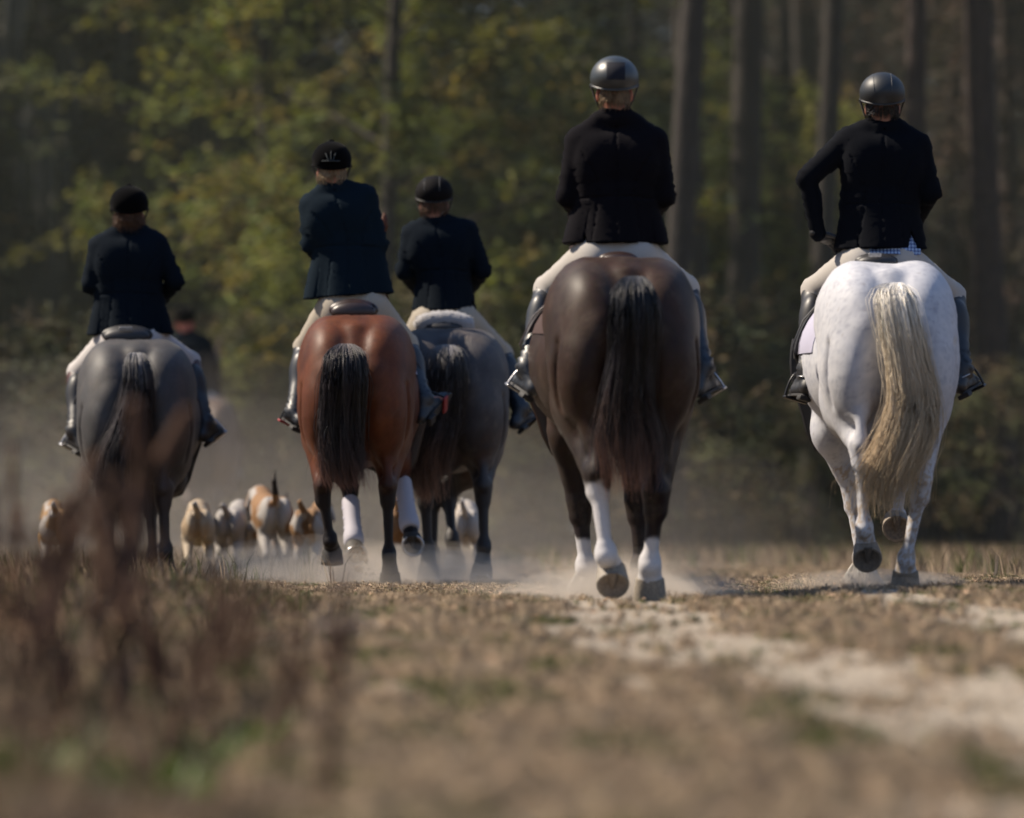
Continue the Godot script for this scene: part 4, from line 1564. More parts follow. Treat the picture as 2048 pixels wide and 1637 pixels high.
	var h2 := horse({
		"u": 708, "d": 36.6, "H": 1.575, "W": 0.350, "belly": 0.35, "yaw": -0.03, "bone": 0.98, "fur": "fur_sleek", "paint": p2, "neck": 0.43, "bend": -0.02,
		"label": "red bay horse with black lower legs and lavender leg wraps", "shoes": [2, 3], "wraps": [2, 3],
		"legs": [
			[[645, 985, -0.02], [660, 1080, 0.0], [664, 1128, 0.05], Vector3(0, -0.9, 0.4), Vector3(0, -0.4, -0.9)],
			[[775, 985, 0.0], [778, 1108, 0.02], [780, 1174, 0.06], DOWN, AHEAD],
			[[700, 990, 1.36], [707, 1078, 1.12], [713, 1106, 1.0], Vector3(0.25, -0.25, 0.93), Vector3(0, -1, -0.2)],
			[[803, 950, 1.36], [818, 1046, 1.12], [825, 1086, 1.0], Vector3(0.05, -0.12, 0.98), Vector3(0.1, -1, -0.1)]],
		"horn": Color(0.035, 0.028, 0.024), "under": Color(0.045, 0.035, 0.027),
		"tail": [[690, 688, -0.12], [690, 710, -0.22], [688, 760, -0.24], [684, 820, -0.2], [682, 880, -0.18], [686, 930, -0.18], [696, 985, -0.18]],
		"tail_wide": [0.035, 0.12, 0.135, 0.125, 0.12, 0.125, 0.11], "tail_deep": [0.03, 0.06, 0.07, 0.07, 0.08, 0.08, 0.06],
		"tail_cols": [Color(0.09, 0.075, 0.07), Color(0.022, 0.019, 0.020), Color(0.012, 0.010, 0.012), Color(0.014, 0.011, 0.011), Color(0.03, 0.017, 0.014), Color(0.085, 0.042, 0.03)],
		"strands": 2300, "hair": 0.0021, "wild": 1.3})
	rider({
		"dr": 37.45, "label": "rider in dark navy coat and velvet cap with a bow, right boot turned out", "helmet": [663, 316, 80], "neck": [668, 359], "shoulders": [[613, 402], [740, 384]], "elbows": [[621, 500], [760, 500]],
		"wrists": [[648, 524, 0.3], [742, 520, 0.3]], "waist": [697, 490], "waist_half": 68, "hem": [[604, 600], [789, 586]], "hips": [706, 612], "knees": [[610, 694, 0.3], [814, 690, 0.3]], "look": 0.2,
		"ankles": [[588, 826, 0.05], [846, 800, 0.0]], "heels": [[594, 856, 0.0], [856, 842, -0.05]], "toes": [[568, 838, 0.22], [902, 790, 0.10]],
		"cloth": M.coat_navy, "breech": M.breech_tan, "boot": M.boot_blue, "skin": Color(0.40, 0.18, 0.12), "shell": M.velvet, "trim": M.velvet, "button": true, "bow": true,
		"hair": {"count": 300, "long": 0.05, "curl": 0.004, "col": Color(0.25, 0.19, 0.12)}, "vents": [[[640, 535], [631, 600], 0.003, 0.006]], "collar": M.linen,
		"cantle": [707, 598, 50, 22, 0.56], "leather": M.leather_brown, "saddle_label": "brown saddle on the red bay horse", "iron": M.iron_black, "tread": M.red_rubber,
		"pad": {"back": 0.27, "reach": 1.2, "thick": 0.016, "mat": M.pad_white, "label": "white saddle pad on the red bay horse"}, "bridle_label": "black bridle and reins on the red bay horse"}, h2)
	# --- the dark roan beside it
	var p3 := func(p: Vector3, nn: Vector3) -> Color:
		var g := n.get_noise_3d(p.x * 4.0, p.y * 4.0, p.z * 4.0)
		var f := n.get_noise_3d(p.x * 60.0, p.y * 60.0, p.z * 60.0)
		var c := Color(0.060, 0.053, 0.055).lerp(Color(0.034, 0.027, 0.028), clampf(g + 0.5, 0.0, 1.0))
		c = c.lerp(Color(0.10, 0.05, 0.03), smoothstep(0.1, 0.5, g) * smoothstep(1.0, 0.8, p.y) * 0.5)
		return (mottle.call(c, p, 0.22) as Color).lerp(Color(0.022, 0.018, 0.018), smoothstep(0.75, 0.5, p.y + 0.08 * g))
	var h3 := horse({
		"u": 898, "d": 38.3, "H": 1.55, "W": 0.378, "belly": 0.375, "yaw": 0.02, "bone": 1.05, "fur": "fur_soft", "paint": p3, "neck": 0.34, "bend": 0.03,
		"label": "dark grey roan horse under a white sheepskin pad", "shoes": [0, 1, 3],
		"legs": [
			[[850, 990, 0.08], [856, 1098, 0.10], [857, 1160, 0.12], Vector3(0, -0.85, 0.52), Vector3(0, -0.5, -0.85)],
			[[966, 985, 0.0], [968, 1092, -0.02], [962, 1158, -0.02], Vector3(-0.1, -0.75, 0.65), Vector3(0, -0.65, -0.75)],
			[[866, 1000, 1.40], [866, 1110, 1.36], [866, 1164, 1.42], DOWN, AHEAD],
			[[898, 1000, 1.36], [904, 1078, 1.22], [910, 1140, 1.18], Vector3(0, -0.8, 0.6), Vector3(0, -0.6, -0.8)]],
		"horn": Color(0.035, 0.03, 0.028), "under": Color(0.05, 0.04, 0.033),
		"tail": [[896, 690, -0.12], [895, 710, -0.22], [893, 760, -0.24], [886, 830, -0.2], [862, 890, -0.2], [846, 945, -0.2], [852, 1010, -0.2]],
		"tail_wide": [0.035, 0.10, 0.115, 0.105, 0.12, 0.14, 0.10], "tail_deep": [0.03, 0.06, 0.07, 0.07, 0.08, 0.08, 0.06],
		"tail_cols": [Color(0.15, 0.145, 0.15), Color(0.05, 0.048, 0.052), Color(0.018, 0.017, 0.020), Color(0.025, 0.018, 0.018), Color(0.10, 0.05, 0.03), Color(0.22, 0.12, 0.075)],
		"strands": 2300, "hair": 0.0021, "wild": 1.8})
	var r3 := rider({
		"dr": 39.15, "label": "slim rider in fitted ink blue coat above a white sheepskin pad", "helmet": [868, 383, 76], "neck": [872, 430], "shoulders": [[816, 460], [942, 452]], "elbows": [[809, 552], [968, 552]],
		"wrists": [[836, 580, 0.3], [938, 580, 0.3]], "waist": [886, 538], "waist_half": 52, "hem": [[824, 622], [954, 622]], "hips": [890, 640], "knees": [[806, 712, 0.3], [1004, 708, 0.3]],
		"ankles": [[788, 820, 0.05], [1040, 818, 0.05]], "heels": [[786, 858, 0.0], [1040, 858, 0.0]], "toes": [[764, 840, 0.2], [1074, 836, 0.2]],
		"cloth": M.coat_ink, "breech": M.breech_tan, "boot": M.boot_blue, "skin": Color(0.36, 0.17, 0.12), "shell": M.shell_matt, "trim": M.strap, "seams": [-0.5, 0.3],
		"hair": {"count": 320, "long": 0.05, "curl": 0.006, "col": Color(0.09, 0.05, 0.03)}, "vents": [[[940, 560], [948, 624], 0.003, 0.012]], "collar": M.linen,
		"cantle": [888, 640, 48, 14, 0.62], "leather": M.leather_black, "saddle_label": "black saddle on the dark grey roan horse", "iron": M.iron_black,
		"pad": {"back": 0.2, "reach": 1.25, "thick": 0.014, "mat": M.pad_navy, "label": "dark saddle cloth on the dark grey roan horse"}, "bridle_label": "black bridle and reins on the dark grey roan horse"}, h3)
	var fa := P(888, 642, 38.92)
	var fp := thing("sheepskin_pad", fa, "fluffy white sheepskin pad behind the slim rider", "saddle pad")
	var fs := []
	for k in 9:
		var a := lerpf(-1.0, 1.0, k / 8.0)
		var c := P(888 + a * 45, 640 + 9 * a * a, 38.90) - fa
		fs.append(cap(c, c + Vector3(0, 0, -0.1), 0.046, 0.04, 0.04))
	skin("fleece", fs, [room(fs, 0.01, 0.009)], M.fleece, fp, none, func(v: Vector3, _n: Vector3) -> float: return 0.012 * n.get_noise_3d(v.x * 38.0, v.y * 38.0, v.z * 38.0) + 0.008 * n.get_noise_3d(v.x * 90.0, v.y * 90.0, v.z * 90.0))
	var wool := Shape.new()
	var wr := RandomNumberGenerator.new()
	wr.seed = 61
	for k in 1500:
		var a := wr.randf() * 2.0 - 1.0
		var g := wr.randf() * TAU
		var c := P(888 + a * 47, 640 + 9 * a * a, 38.90) - fa
		var o := Vector3(0.25 * (wr.randf() - 0.5) + a * absf(a) * 0.7, sin(g), cos(g)).normalized()
		var b := c + o * 0.042 + Vector3(0, 0, -0.05 * wr.randf())
		wool.tube([b, b + o * 0.008 + Vector3(0.004 * (wr.randf() - 0.5), 0, 0), b + o * (0.011 + 0.008 * wr.randf()) + Vector3(0.01 * (wr.randf() - 0.5), -0.003, 0.004)], [0.004, 0.0035, 0.0015], 4, [Color.WHITE])
	part("tufts", wool.done(), M.fleece, fp).set_meta("kind", "stuff")
	# --- the stocky grey behind the weeds
	var p1 := func(p: Vector3, nn: Vector3) -> Color:
		var g := n.get_noise_3d(p.x * 4.0, p.y * 4.0, p.z * 4.0)
		var f := n.get_noise_3d(p.x * 60.0, p.y * 60.0, p.z * 60.0)
		var c := Color(0.050, 0.048, 0.049).lerp(Color(0.034, 0.031, 0.031), clampf(g + 0.4, 0.0, 1.0))
		return (mottle.call(c, p, 0.12) as Color).lerp(Color(0.04, 0.034, 0.032), smoothstep(0.85, 0.55, p.y + 0.1 * g))
	var h1 := horse({
		"u": 270, "d": 38.0, "H": 1.475, "W": 0.368, "belly": 0.385, "yaw": 0.03, "bone": 1.1, "fur": "fur_soft", "paint": p1, "neck": 0.3, "bend": 0.0,
		"label": "stocky steel grey horse half hidden behind tall dry weeds",
		"legs": [
			[[258, 1000, -0.05], [258, 1110, 0.0], [260, 1168, 0.05], DOWN, AHEAD],
			[[326, 990, 0.0], [330, 1100, 0.0], [332, 1168, 0.05], DOWN, AHEAD],
			[[215, 1010, 1.36], [216, 1110, 1.34], [218, 1164, 1.4], DOWN, AHEAD],
			[[300, 1010, 1.36], [306, 1110, 1.3], [308, 1164, 1.36], DOWN, AHEAD]],
		"horn": Color(0.04, 0.035, 0.03), "under": Color(0.05, 0.04, 0.033),
		"tail": [[272, 706, -0.12], [274, 726, -0.2], [276, 780, -0.22], [262, 850, -0.2], [242, 920, -0.2], [240, 1000, -0.2], [262, 1085, -0.2]],
		"tail_wide": [0.035, 0.07, 0.085, 0.10, 0.13, 0.15, 0.11], "tail_deep": [0.03, 0.05, 0.06, 0.07, 0.08, 0.08, 0.06],
		"tail_cols": [Color(0.16, 0.155, 0.155), Color(0.05, 0.048, 0.05), Color(0.02, 0.018, 0.02), Color(0.024, 0.019, 0.019), Color(0.03, 0.022, 0.02), Color(0.04, 0.028, 0.024)],
		"strands": 2300, "hair": 0.0021, "wild": 1.4})
	rider({
		"dr": 38.85, "label": "rider in dark coat and brown topped boots with curly hair under cap", "helmet": [258, 404, 78], "neck": [260, 446], "shoulders": [[190, 484], [322, 478]], "elbows": [[180, 578], [354, 572]],
		"wrists": [[214, 604, 0.3], [316, 608, 0.3]], "waist": [257, 585], "waist_half": 66, "hem": [[172, 672], [350, 668]], "hips": [262, 680], "knees": [[156, 745, 0.3], [378, 724, 0.3]],
		"ankles": [[150, 862, 0.05], [410, 848, 0.05]], "heels": [[160, 905, 0.0], [412, 884, 0.0]], "toes": [[126, 886, 0.2], [448, 864, 0.2]],
		"cloth": M.coat_ink, "breech": M.breech_white, "boot": M.boot_black, "cuff": M.cuff, "skin": Color(0.38, 0.18, 0.12), "shell": M.velvet, "trim": M.velvet, "button": true,
		"hair": {"count": 420, "long": 0.075, "curl": 0.03, "col": Color(0.11, 0.06, 0.035)}, "vents": [[[205, 600], [198, 674], 0.003, 0.006], [[318, 600], [326, 674], 0.003, 0.006]],
		"cantle": [254, 650, 52, 20, 0.60], "leather": M.leather_black, "saddle_label": "black saddle with plain silver plate on the steel grey horse", "iron": M.steel, "plate": [253, 659, 27, 8], "plate_mat": M.plate_silver,
		"pad": {"back": 0.25, "reach": 1.3, "thick": 0.014, "mat": M.pad_navy, "label": "navy saddle cloth on the steel grey horse"}, "bridle_label": "black bridle and reins on the steel grey horse"}, h1)
	# --- the leader far ahead in the dust
	var h6 := horse({
		"u": 402, "d": 60.0, "H": 1.56, "W": 0.35, "yaw": 0.0, "fur": "fur_soft", "paint": leg_paint(Color(0.10, 0.06, 0.042), Color(0.03, 0.022, 0.02), 0.8, 0.5), "neck": 0.4, "cell": 0.026, "leg_cell": 0.018,
		"label": "brown horse far ahead, dim in the dust",
		"legs": [
			[[380, 1010, 0.0], [380, 1075, 0.0], [382, 1125, 0.05], DOWN, AHEAD],
			[[428, 1010, 0.0], [428, 1075, 0.0], [426, 1125, 0.05], DOWN, AHEAD],
			[[378, 1010, 1.36], [378, 1080, 1.34], [380, 1124, 1.4], DOWN, AHEAD],
			[[424, 1010, 1.36], [424, 1080, 1.34], [424, 1124, 1.4], DOWN, AHEAD]],
		"horn": Color(0.04, 0.035, 0.03), "under": Color(0.05, 0.04, 0.033),
		"tail": [[402, 835, -0.12], [402, 850, -0.2], [402, 890, -0.2], [400, 950, -0.2], [400, 1010, -0.2]],
		"tail_wide": [0.035, 0.08, 0.1, 0.1, 0.07], "tail_deep": [0.03, 0.05, 0.06, 0.06, 0.05], "tail_cols": [Color(0.02, 0.015, 0.013)], "strands": 260, "hair": 0.006})
	rider({
		"dr": 60.85, "cell": 0.018, "boot_cell": 0.014, "label": "leading rider with a scarlet collar, far ahead in the dust", "helmet": [369, 631, 42], "neck": [371, 660], "shoulders": [[340, 680], [414, 680]], "elbows": [[334, 740], [432, 738]],
		"wrists": [[352, 765, 0.3], [416, 775, 0.3]], "waist": [384, 735], "waist_half": 36, "hem": [[348, 792], [446, 792]], "hips": [394, 798], "knees": [[340, 835, 0.3], [452, 832, 0.3]],
		"ankles": [[338, 930, 0.05], [460, 928, 0.05]], "heels": [[340, 958, 0.0], [460, 958, 0.0]], "toes": [[326, 950, 0.2], [478, 952, 0.2]],
		"cloth": M.coat_ink, "breech": M.breech_stone, "boot": M.boot_blue, "skin": Color(0.38, 0.14, 0.1), "shell": M.velvet, "trim": M.velvet, "button": true, "collar": M.scarlet,
		"cantle": [398, 800, 28, 10, 0.60], "leather": M.leather_brown, "saddle_label": "brown saddle on the horse far ahead", "iron": M.steel,
		"pad": {"back": 0.2, "reach": 1.3, "thick": 0.014, "mat": M.pad_brown, "label": "brown saddle cloth on the horse far ahead"}, "bridle_label": "bridle and reins on the horse far ahead"}, h6)


func shirt_tail(r: Node3D) -> void:
	var s := Shape.new()
	var rows := []
	for k in 6:
		var row := []
		for m in 15:
			var f := m / 14.0
			var u := lerpf(1704, 1842, f)
			var v := lerpf(462, 509, k / 5.0) + (1.5 * sin(f * 9.0) if k == 5 else 0.0)
			var x := f * 2.0 - 1.0
			row.append(P(u, v, 32.05 - lerpf(0.10, 0.172, k / 5.0) + 0.08 * x * x + 0.004 * sin(f * 20.0)) - r.position)
		rows.append(row)
	s.rings(rows, false, [Color.WHITE])
	var o := part("shirt_tail", s.done(), M.plaid, r)
	o.set_meta("label", "blue and white checked shirt tail below the coat")


# ---------------------------------------------------------------- the track, the verge and the wood
func lines(inner: float, step: float, outer: Array) -> PackedFloat32Array:
	var a := PackedFloat32Array()
	var o := outer.duplicate()
	o.reverse()
	for x in o:
		a.append(-x)
	var n := int(round(inner / step))
	for k in range(-n, n + 1):
		a.append(k * step)
	for x in outer:
		a.append(x)
	return a


func sand_at(x: float, z: float) -> float:
	var a := exp(-pow((x - rut_x(z)) / (0.36 + 0.12 * smoothstep(-25.0, -18.0, z)), 4.0))
	var b := exp(-pow((x - rut_x(z) - 1.35 - 0.08 * sin(z * 0.5)) / 0.24, 4.0)) * 0.8
	var n := wrinkle.get_noise_2d(x * 2.6, z * 0.8) * 0.9 + wrinkle.get_noise_2d(x * 9.0 + 40.0, z * 2.5) * 0.6
	a = maxf(a, 0.9 * exp(-pow((x - 1.0) / 0.35, 2.0) - pow((z + 13.6) / 0.6, 2.0)))
	var reach := smoothstep(-70.0, -40.0, z)
	return clampf(smoothstep(0.25, 0.75, maxf(a, b) + n * 1.0) * reach, 0.0, 1.0)


func ground_color(x: float, z: float) -> Color:
	var n1 := wrinkle.get_noise_2d(x * 1.3 + 9.0, z * 0.5)
	var n2 := wrinkle.get_noise_2d(x * 6.0, z * 2.0 + 30.0)
	var c := Color(0.31, 0.23, 0.16).lerp(Color(0.20, 0.14, 0.092), clampf(0.5 + n2, 0.0, 1.0))
	c = c.lerp(Color(0.10, 0.105, 0.035), smoothstep(0.15, 0.5, n1) * 0.7)
	c = c.lerp(Color(0.50, 0.43, 0.34), sand_at(x, z))
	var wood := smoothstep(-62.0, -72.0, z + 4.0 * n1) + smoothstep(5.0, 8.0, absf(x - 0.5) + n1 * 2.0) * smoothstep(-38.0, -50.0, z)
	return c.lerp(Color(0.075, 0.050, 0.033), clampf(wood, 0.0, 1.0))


func make_ground() -> void:
	var xs := lines(13.0, 0.13, [15, 18, 24, 34, 50, 80, 130, 220, 400])
	var zs := PackedFloat32Array()
	for q in [300.0, 150.0, 80.0, 40.0, 20.0, 8.0, 2.0]:
		zs.append(q)
	for k in 270:
		zs.append(-1.0 - k * 0.27)
	for q in [-78.0, -84.0, -92.0, -104.0, -120.0, -150.0, -200.0, -280.0, -400.0]:
		zs.append(q)
	var v := PackedVector3Array()
	var n := PackedVector3Array()
	var c := PackedColorArray()
	var i := PackedInt32Array()
	for z in zs:
		for x in xs:
			var far := absf(x) > 14.0 or z > 0.0 or z < -76.0
			var y := ground_y(x, z) + (0.0 if far else 0.012 * wrinkle.get_noise_2d(x * 4.0, z * 4.0) * smoothstep(-60.0, -20.0, z))
			v.append(Vector3(x, y, z))
			n.append(Vector3.UP)
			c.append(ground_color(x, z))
	var w := xs.size()
	for k in zs.size() - 1:
		for m in w - 1:
			var a := k * w + m
			i.append_array([a, a + w, a + 1, a + 1, a + w, a + w + 1])
	# slopes
	for k in range(1, zs.size() - 1):
		for m in range(1, w - 1):
			var a := k * w + m
			var dx := (v[a + 1].y - v[a - 1].y) / (v[a + 1].x - v[a - 1].x)
			var dz := (v[a + w].y - v[a - w].y) / (v[a + w].z - v[a - w].z)
			n[a] = Vector3(-dx, 1.0, -dz).normalized()
	var o := part("ground", arrays_mesh(v, n, c, i), M.soil, self)
	tag(o, "", "", "", "structure")


func blade_tuft(r: RandomNumberGenerator, count: int, tall: float, wide: float, lean: float) -> ArrayMesh:
	var s := Shape.new()
	for k in count:
		var a := r.randf() * TAU
		var out := Vector3(cos(a), 0, sin(a))
		var side := Vector3(-sin(a), 0, cos(a)) * wide * (0.6 + 0.8 * r.randf())
		var h := tall * (0.5 + 0.6 * r.randf())
		var l := lean * (0.3 + r.randf()) * h
		var b := out * 0.35 * tall * r.randf()
		var tone := 0.65 + 0.6 * r.randf()
		var col := Color(tone, tone, tone)
		var pts := [[b - side * 0.5, b + side * 0.5], [b + out * l * 0.35 + Vector3(0, h * 0.6, 0) - side * 0.4, b + out * l * 0.35 + Vector3(0, h * 0.6, 0) + side * 0.4], [b + out * l + Vector3(0, h * (1.0 - 0.25 * lean), 0) - side * 0.06, b + out * l + Vector3(0, h * (1.0 - 0.25 * lean), 0) + side * 0.06]]
		var base := s.v.size()
		for row in pts:
			for p in row:
				s.v.append(p)
				s.n.append((out + Vector3(0, 0.6, 0)).normalized())
				s.c.append(col)
		s.i.append_array([base, base + 1, base + 2, base + 1, base + 3, base + 2, base + 2, base + 3, base + 4, base + 3, base + 5, base + 4])
	return s.done()


func scatter(called: String, mesh: Mesh, spots: Array, label: String, category: String, m: Material) -> void:
	var mm := MultiMesh.new()
	mm.transform_format = MultiMesh.TRANSFORM_3D
	mm.use_colors = true
	mm.mesh = mesh
	mm.instance_count = spots.size()
	for k in spots.size():
		var q: Array = spots[k]
		var b := Basis(Vector3.UP, q[1]).scaled(Vector3(q[2], q[3], q[2]))
		mm.set_instance_transform(k, Transform3D(b, q[0]))
		mm.set_instance_color(k, q[4])
	var o := MultiMeshInstance3D.new()
	o.name = numbered(called)
	o.multimesh = mm
	o.material_override = m
	add_child(o, true)
	tag(o, label, category, "", "stuff")


func make_grass() -> void:
	var r := RandomNumberGenerator.new()
	r.seed = 21
	var tuft := blade_tuft(r, 14, 0.055, 0.0035, 1.1)
	var low := []
	var green := []
	var weedy := []
	var fringe := []
	var tall := blade_tuft(r, 9, 0.22, 0.008, 0.7)
	var stem := blade_tuft(r, 7, 0.30, 0.007, 0.5)
	# short dead grass over the track, thin on the sand
	for k in 90000:
		var d := 11.0 + 40.0 * pow(r.randf(), 1.25)
		var x := (r.randf() * 2.0 - 1.0) * (0.085 * d + 1.4)
		var z := -d
		var sand := sand_at(x, z)
		if r.randf() < sand * 0.96:
			continue
		var g := wrinkle.get_noise_2d(x * 1.3 + 9.0, z * 0.5)
		var at := Vector3(x, ground_y(x, z) - 0.004, z)
		var tone := 0.55 + 0.75 * r.randf()
		var sz := 0.5 + 0.6 * r.randf() + 0.3 * smoothstep(0.0, 0.5, wrinkle.get_noise_2d(x * 3.0, z * 1.2))
		if r.randf() < 0.07 + smoothstep(0.05, 0.4, g) * 0.7:
			green.append([at, r.randf() * TAU, sz * 0.9, sz * 0.8, Color(0.10, 0.125, 0.030) * tone])
		else:
			var c := Color(0.41, 0.295, 0.195).lerp(Color(0.54, 0.43, 0.30), r.randf()) * tone
			low.append([at, r.randf() * TAU, sz, sz, c])
	# rank weeds on the left verge
	for k in 15000:
		var d := 11.5 + 20.0 * pow(r.randf(), 1.2)
		var edge := -0.032 * d - 0.006 * d * sin(d * 0.9)
		var left := -0.085 * d - 1.8
		var x := lerpf(left, edge, pow(r.randf(), 0.8))
		var z := -d
		var keep := smoothstep(edge, edge - 0.4, x + 0.15 * wrinkle.get_noise_2d(x * 3.0, z * 1.5)) * (0.5 + 0.7 * wrinkle.get_noise_2d(x * 2.0, z * 1.0))
		if r.randf() > keep:
			continue
		var at := Vector3(x, ground_y(x, z) - 0.01, z)
		var sz := 0.5 + 0.7 * r.randf()
		var tone := 0.4 + 0.7 * r.randf()
		var c := Color(0.27, 0.19, 0.125).lerp(Color(0.38, 0.28, 0.19), r.randf()) * tone
		if wrinkle.get_noise_2d(x * 2.2 + 70.0, z * 1.1) > 0.22 and r.randf() < 0.7:
			c = Color(0.075, 0.115, 0.022) * tone
		weedy.append([at, r.randf() * TAU, sz, sz * lerpf(0.6, 1.2, smoothstep(edge + 0.1, edge - 0.9, x)) * lerpf(0.75, 1.0, smoothstep(12.5, 16.0, d)), c])
	# the ragged edge where the track meets the wood
	for k in 9000:
		var d := 36.0 + 30.0 * r.randf()
		var x := (r.randf() * 2.0 - 1.0) * (0.085 * d + 2.0)
		var band := smoothstep(1.5, 3.2, absf(x - 0.9) + 0.02 * (d - 36.0) * 2.0)
		if r.randf() > band * 0.9 + smoothstep(46.0, 60.0, d) * 0.5:
			continue
		var sz := 0.3 + 0.6 * r.randf()
		var tone := 0.5 + 0.8 * r.randf()
		var c := Color(0.33, 0.25, 0.175) * tone
		if wrinkle.get_noise_2d(x * 1.2, d * 0.4) > 0.25:
			c = Color(0.09, 0.12, 0.03) * tone
		fringe.append([Vector3(x, ground_y(x, -d) - 0.01, -d), r.randf() * TAU, sz, sz, c])
	scatter("dry_grass", tuft, low, "short dead brown grass covering the track between sandy ruts", "grass", M.blade)
	scatter("green_grass", tuft, green, "scattered green grass growing among the dead grass", "grass", M.blade)
	scatter("weed_tangle", tall, weedy, "tangled brown weeds and grass on the left verge", "weeds", M.blade)
	scatter("wood_edge_grass", stem, fringe, "ragged dry grass where the track meets the wood", "grass", M.blade)
	# leaf litter and twigs
	var lf := Shape.new()
	lf.leaf(Vector3.ZERO, Vector3(0.05, 0.012, 0), Vector3(0, 0.008, 0.032), Color.WHITE)
	var litter := []
	for k in 4200:
		var d := 12.0 + 48.0 * r.randf()
		var x := (r.randf() * 2.0 - 1.0) * (0.085 * d + 1.5)
		if r.randf() < sand_at(x, -d) * 0.8:
			continue
		var tone := 0.5 + 1.0 * r.randf()
		litter.append([Vector3(x, ground_y(x, -d) + 0.012 + 0.01 * r.randf(), -d), r.randf() * TAU, 0.35 + 0.6 * r.randf(), 0.5 + 0.9 * r.randf(), Color(0.30, 0.20, 0.13) * tone])
	scatter("leaf_litter", lf.done(), litter, "fallen brown leaves lying over the track", "leaves", M.blade)


# a dead weed: upright stem with side stems, curled leaves and seed spikes
func weed_mesh_set(r: RandomNumberGenerator, tall: float, thick: float, fluffy: bool) -> Dictionary:
	var stem := Shape.new()
	var heads := []
	var leaves := []
	var pts := []
	var lean := Vector3(r.randf() - 0.5, 0, r.randf() - 0.5) * 0.25
	for k in 8:
		var f := k / 7.0
		pts.append(Vector3(0, tall * f, 0) + lean * tall * f * f + Vector3(0.016 * sin(k * 2.1), 0, 0.016 * cos(k * 1.7)))
	stem.tube(pts, [thick, thick * 0.95, thick * 0.9, thick * 0.85, thick * 0.7, thick * 0.6, thick * 0.45, thick * 0.3], 7, [Color(0.050, 0.029, 0.019), Color(0.062, 0.036, 0.024), Color(0.08, 0.05, 0.033)])
	var spikes := [[curve(pts, 0.55), pts[7] + Vector3(0, 0.04, 0), 1.4]]
	for k in (2 if fluffy else 5):
		var f := 0.25 + 0.7 * r.randf()
		var a := r.randf() * TAU
		var b := curve(pts, f)
		var out := Vector3(cos(a), 1.0 + 1.1 * r.randf(), sin(a)).normalized()
		var l := tall * (0.16 + 0.2 * r.randf())
		var tip := b + out * l + Vector3(0, l * 0.2, 0)
		stem.tube([b, b + out * l * 0.5, tip], [thick * 0.45, thick * 0.35, thick * 0.25], 5, [Color(0.09, 0.052, 0.034)])
		spikes.append([b.lerp(tip, 0.35), tip, 1.0])
		for e in 2:
			var s := Shape.new()
			var aa := r.randf() * TAU
			var o := Vector3(cos(aa), -0.7 + 0.8 * r.randf(), sin(aa)) * (0.05 + 0.06 * r.randf())
			s.leaf(b.lerp(tip, 0.1 + 0.4 * r.randf()), o, Vector3(-sin(aa), 0.3, cos(aa)) * 0.026, Color(0.17, 0.10, 0.06) * (0.5 + 0.9 * r.randf()))
			leaves.append(s.done())
	for q in spikes:
		var s := Shape.new()
		s.tube([q[0], q[1]], [thick * 0.8, thick * 0.5], 6, [Color(0.09, 0.05, 0.032)])
		for e in (110 if fluffy else int(30 * q[2])):
			var dir := Vector3(r.randf() - 0.5, r.randf() - 0.35, r.randf() - 0.5).normalized()
			var c: Vector3 = (q[0] as Vector3).lerp(q[1], 0.8 + 0.2 * r.randf() if fluffy else r.randf())
			if fluffy:
				s.tube([c, c + dir * (0.03 + 0.04 * r.randf())], [0.0024, 0.0012], 3, [Color(0.46, 0.40, 0.37)])
			else:
				var p := c + dir * thick * (0.45 + 0.35 * r.randf())
				s.tube([p - dir * 0.008, p, p + dir * 0.009], [0.003, 0.008, 0.002], 5, [Color(0.15, 0.095, 0.058) * (0.5 + 0.9 * r.randf())])
		heads.append(s.done())
	return {"stem": stem.done(), "heads": heads, "leaves": leaves}


